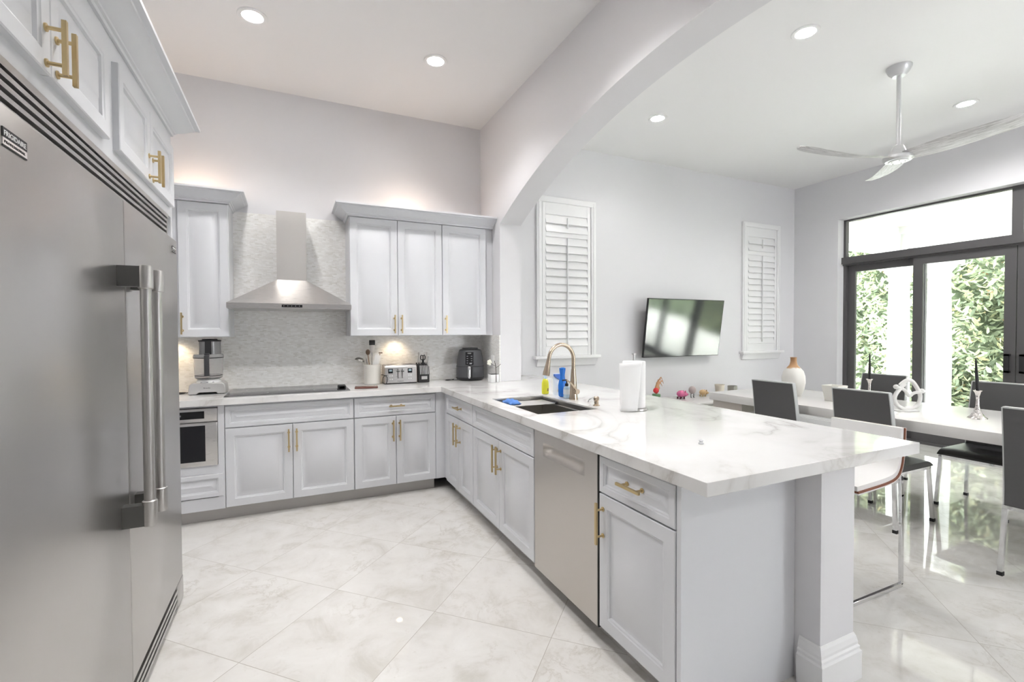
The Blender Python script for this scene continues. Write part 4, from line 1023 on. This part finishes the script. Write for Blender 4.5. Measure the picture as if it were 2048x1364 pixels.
p_.add([(4.40+i*a, 2.60+j*a, .76) for i, j in ((-1, -1), (1, -1), (1, 1), (-1, 1))]+[(4.40+i*b_, 2.60+j*b_, .90) for i, j in ((-1, -1), (1, -1), (1, 1), (-1, 1))]+[(4.40+i*.063, 2.60+j*.063, .90) for i, j in ((-1, -1), (1, -1), (1, 1), (-1, 1))]+[(4.40+i*.05, 2.60+j*.05, .80) for i, j in ((-1, -1), (1, -1), (1, 1), (-1, 1))],
       [(3, 2, 1, 0)]+[(i, (i+1) % 4, 4+(i+1) % 4, 4+i) for i in range(4)]+[(4+i, 4+(i+1) % 4, 8+(i+1) % 4, 8+i) for i in range(4)]+[(8+i, 8+(i+1) % 4, 12+(i+1) % 4, 12+i) for i in range(4)]+[(12, 13, 14, 15)])
p_.build('body', CERA, pp, bev=.004)
HAM = mat('hammered_silver', (.70, .66, .64), .16, 1); vo = nd(HAM, 'ShaderNodeTexVoronoi'); vo.inputs['Scale'].default_value = 70; lk(HAM, geo(HAM), vo.inputs[0]); bump(HAM, vo.outputs['Distance'], .6, .004)
def candle(x, y, label, lean):
    t = thing('candlestick', label, 'candlestick', (x, y, .76), 'silver candlesticks with black candles')
    MB().lathe([(.055, 0), (.055, .004), (.040, .018), (.022, .045), (.012, .085), (.009, .13), (.010, .16), (.018, .188), (.026, .20), (.022, .20), (.008, .18), (.0001, .18)], (x, y, .76), 32).build('holder', HAM, t)
    MB().tube([(x, y, .94), (x-lean*.5, y, 1.06), (x-lean, y, 1.185)], [.011, .0095, .004], 12).build('candle', BLACKM, t)
candle(4.42, 1.635, 'silver flared candlestick with leaning black candle on the near half of the table', .035)
candle(4.63, 2.44, 'silver candlestick with upright black candle behind the grey chair back', .0)
# knotted couple sculpture
sc = thing('knot_sculpture', 'white ceramic sculpture of two entwined figures on the dining table', 'sculpture', (4.34, 2.02, .76))
def sp2(px_, py_):  # picture-plane coordinates inside the object: across (m), up (m)
    return (px_-385)/1964*288/257., (815-py_)/1364*200/257.
ac_, up_ = Vector((.906, -.423, 0)), Z_; sc0 = Vector((4.34, 2.02, .765))
def P3(a, b, d=0): u, v = sp2(a, b); return sc0+ac_*u+up_*v+Vector((.423, .906, 0))*d
WC = mat('white_bisque', (.80, .79, .77), .45)
def smooth(P, k=2):
    for _ in range(k):
        Q = [P[0]]
        for a, b in zip(P, P[1:]): Q += [a*.75+b*.25, a*.25+b*.75]
        P = Q+[P[-1]]
    return P
g = MB()
g.tube(smooth([P3(300, 470, .01), P3(330, 440, .01), P3(370, 400, .0), P3(430, 400), P3(480, 450), P3(545, 560), P3(580, 640, .01), P3(550, 740, .01), P3(460, 790), P3(350, 790)]), .0145, 14)
g.tube(smooth([P3(330, 450, -.01), P3(260, 520, -.01), P3(200, 600, -.01), P3(205, 680), P3(260, 760), P3(350, 800), P3(440, 790)]), .0145, 14)
g.tube(smooth([P3(235, 500, -.01), P3(320, 520, -.015), P3(370, 600, -.015), P3(400, 620, -.01), P3(450, 570, -.01), P3(560, 560, -.01)]), .012, 14)
g.sph(P3(222, 490, -.005), .019, 16).sph(P3(575, 548, -.005), .019, 16)
g.build('figures', WC, sc)
MB().obox(sc0+ac_*-.01+Z_*0, ac_, Vector((.423, .906, 0)), Z_, .165, .06, .012).build('plinth', WC, sc, bev=.004)

# ------------------------------------------------------------------ dining chairs
def make_chair():
    t = thing('dining_chair', '', 'chair', (0, 0, 0), 'grey-backed dining chairs around the table')
    # local: faces +X, rear legs near x=0, width 0.40
    s_ = MB(); rows = []
    for e in [i/14 for i in range(15)]:
        x = .03+.46*e; drop = .0 if e < .8 else .035*((e-.8)/.2)**2
        rows.append([Vector((x, y, .455-drop-.008*(abs(y)/.2)**4)) for y in [-.2+.4*j/10 for j in range(11)]]+[Vector((x, .2, .405)), Vector((x, -.2, .405))])
    s_.sweep(rows, None, closed=True); s_.build('seat', BLKL, t, angle=.9)
    b = MB(); rows = []
    for z in [.40+.56*i/10 for i in range(11)]:
        q = (z-.40)/.56; x = .02-.02*sin(q*pi)*.6-.075*q**2+.012
        hw_ = .195-.012*q
        rows.append([Vector((x-.018, -hw_, z)), Vector((x-.018, hw_, z)), Vector((x+.018, hw_, z)), Vector((x+.018, -hw_, z))])
    b.sweep(rows, None, closed=True); b.build('backrest', GREYF, t, angle=.5, bev=.004)
    e = MB(); 
    for sy in (-1, 1):
        rr_ = []
        for z in [.40+.562*i/10 for i in range(11)]:
            q = (z-.40)/.56; x = .02-.02*sin(q*pi)*.6-.075*q**2+.012; hw_ = .195-.012*q
            rr_.append([Vector((x-.016, sy*hw_, z)), Vector((x-.016, sy*(hw_+.006), z)), Vector((x+.02, sy*(hw_+.006), z)), Vector((x+.02, sy*hw_, z))])
        e.sweep(rr_, None, closed=True)
    e.box(-.061, -.023, -.183, .183, .958, .966)
    e.build('edge_piping', EDGEF, t, angle=.5)
    fr_ = MB(); fr_.box(.02, .47, -.198, -.178, .385, .405).box(.02, .47, .178, .198, .385, .405).box(.0, .02, -.198, .198, .385, .405).box(.45, .47, -.198, .198, .385, .405)
    fr_.build('seat_frame', CHROME, t)
    for sx, x0, x1 in (('f', .455, .485), ('r', .012, .005)):
        for sy in (-1, 1):
            l = MB(); rows = []
            for z, xx, yy in ((.39, x0, sy*.188), (.02, x1, sy*.203)):
                rows.append([Vector((xx+a, yy+b2, z)) for a, b2 in ((-.011, -.011), (.011, -.011), (.011, .011), (-.011, .011))])
            l.sweep(rows, None, closed=True); lo = l.build('leg', CHROME, t, smooth=False)
            MB().box(x1-.013, x1+.013, sy*.203-.013, sy*.203+.013, 0, .022).build('foot_cap', BLACKM, lo)
    return t
ch = make_chair()
spots = [(3.725, 2.00, 0, 'grey-backed chair directly behind the white leather stool, its black seat showing right of the stool'),
         (3.725, 2.68, 0, 'grey-backed chair nearest the television on the kitchen side of the table'),
         (3.622, 1.03, 0, 'grey-backed chair cut off by the right photo edge, kitchen side of the table'),
         (5.135, 1.76, pi, 'far-side dining chair whose black seat shows under the table near the photo edge'),
         (5.16, 2.61, pi, 'far-side dining chair seen behind the white sculpture, by the glass door')]
for i, (x, y, r, lb) in enumerate(spots):
    o = ch if i == 0 else dup(ch, (x, y, 0), r)
    o.location = (x, y, 0); o.rotation_euler = (0, 0, r); o['label'] = lb

# ------------------------------------------------------------------ white leather counter stool
sl_ = thing('counter_stool', 'white leather counter stool with walnut edged shell and steel sled base under the peninsula', 'stool', (2.8, 1.58, 0))
# side profile in (x, z), back at +x
prof = [(2.985, .865), (2.982, .80), (2.976, .73), (2.962, .66), (2.935, .615), (2.89, .593), (2.82, .583), (2.70, .577), (2.56, .572)]
P = smooth([Vector((a, 0, b)) for a, b in prof], 1)
y0_, y1_ = 1.395, 1.765; dx_ = .0
def shell(off0, off1, yy0, yy1):
    rows = []
    for i, p in enumerate(P):
        t_ = (P[min(i+1, len(P)-1)]-P[max(i-1, 0)]).normalized(); nr = Vector((-t_.z, 0, t_.x)); nr = nr if (nr.x < 0 or nr.z > 0) else -nr
        a, b = p+nr*off0, p+nr*off1
        sh_ = lambda y: Vector((-.12*(y-y0_)*0, 0, 0))
        rows.append([Vector((a.x, yy0, a.z)), Vector((a.x, yy1, a.z)), Vector((b.x, yy1, b.z)), Vector((b.x, yy0, b.z))])
    return MB().sweep(rows, None, closed=True)
shell(-.008, .0, y0_, y1_).build('outer_shell', WHTL, sl_, angle=.5)
shell(.0, .011, y0_-.002, y1_+.002).build('walnut_shell', WALN, sl_, angle=.5)
shell(.011, .035, y0_+.004, y1_-.004).build('cushion', WHTL, sl_, angle=.5)
fr_ = MB()
for y in (y0_+.012, y1_-.012):
    pts = [(2.965, y, .60), (2.972, y, .50), (2.98, y, .02), (2.98, y, .012), (2.45, y, .012), (2.45, y, .03), (2.50, y, .56)]
    for a, b in zip(pts, pts[1:]):
        a, b = Vector(a), Vector(b); d_ = (b-a); 
        if d_.length < .03: continue
        dn = d_.normalized(); sdv = Y_; nn_ = dn.cross(sdv)
        fr_.obox((a+b)/2, dn, sdv, nn_, d_.length+.014, .016, .022)
fr_.obox((2.95, (y0_+y1_)/2, .575), Y_, X_, Z_, y1_-y0_-.03, .018, .018)
fr_.obox((2.46, (y0_+y1_)/2, .22), Y_, X_, Z_, y1_-y0_-.03, .018, .018)
fr_.build('sled_base', CHROME, sl_, bev=.002)

# ------------------------------------------------------------------ ceiling fan
FX, FY = 4.44, 2.15
cf = thing('ceiling_fan', 'silver three-blade ceiling fan on a long rod above the dining table', 'ceiling fan', (FX, FY, 3.5))
MB().lathe([(.085, 0), (.085, -.012), (.07, -.045), (.05, -.065), (.045, -.075), (.0001, -.078)], (FX, FY, H), 36).build('canopy', FANM, cf)
MB().lathe([(.0145, -.62), (.0145, -.07)], (FX, FY, H), 20).build('rod', FANM, cf)
MB().lathe([(.03, 2.875), (.036, 2.87), (.05, 2.83), (.075, 2.80), (.10, 2.785), (.10, 2.765), (.085, 2.75), (.0001, 2.748)], (FX, FY, 0), 36).build('motor_hub', FANM, cf)
bp_ = MB().lathe([(.0001, 2.743), (.062, 2.743), (.066, 2.748)], (FX, FY, 0), 32)
bp_.build('hub_plate', WHITEP, cf)
sw = MB()
for i in range(5): sw.lathe([(.0035, 2.741), (.0035, 2.744)], (FX+.045*cos(i*1.257), FY+.045*sin(i*1.257), 0), 10)
sw.build('screw', BLACKM, cf)
for ang in (159, 39, 279):
    rows = []
    for i in range(25):
        q = i/24; r = .04+.80*q; wd = (.06+.045*sin(min(1, q*2.2)*pi/2)) * (1 if q < .85 else sqrt(max(.02, 1-((q-.85)/.155)**2)))*(1-.18*q)
        zc = 2.785+.06*q**2; tw = -.34*(1-q*.5); ctr = Vector((FX+r, FY-.025*sin(q*pi), zc))
        w_ = Y_*cos(tw)+Z_*sin(tw); nn_ = w_.cross(X_)
        rows.append([ctr-w_*wd, ctr-w_*wd*.5+nn_*.008, ctr+w_*wd*.5+nn_*.008, ctr+w_*wd, ctr+w_*wd*.5-nn_*.006, ctr-w_*wd*.5-nn_*.006])
    o = MB().sweep(rows, None, closed=True).build('blade', FANW, cf, angle=.8); o.rotation_euler = (0, 0, radians(ang))
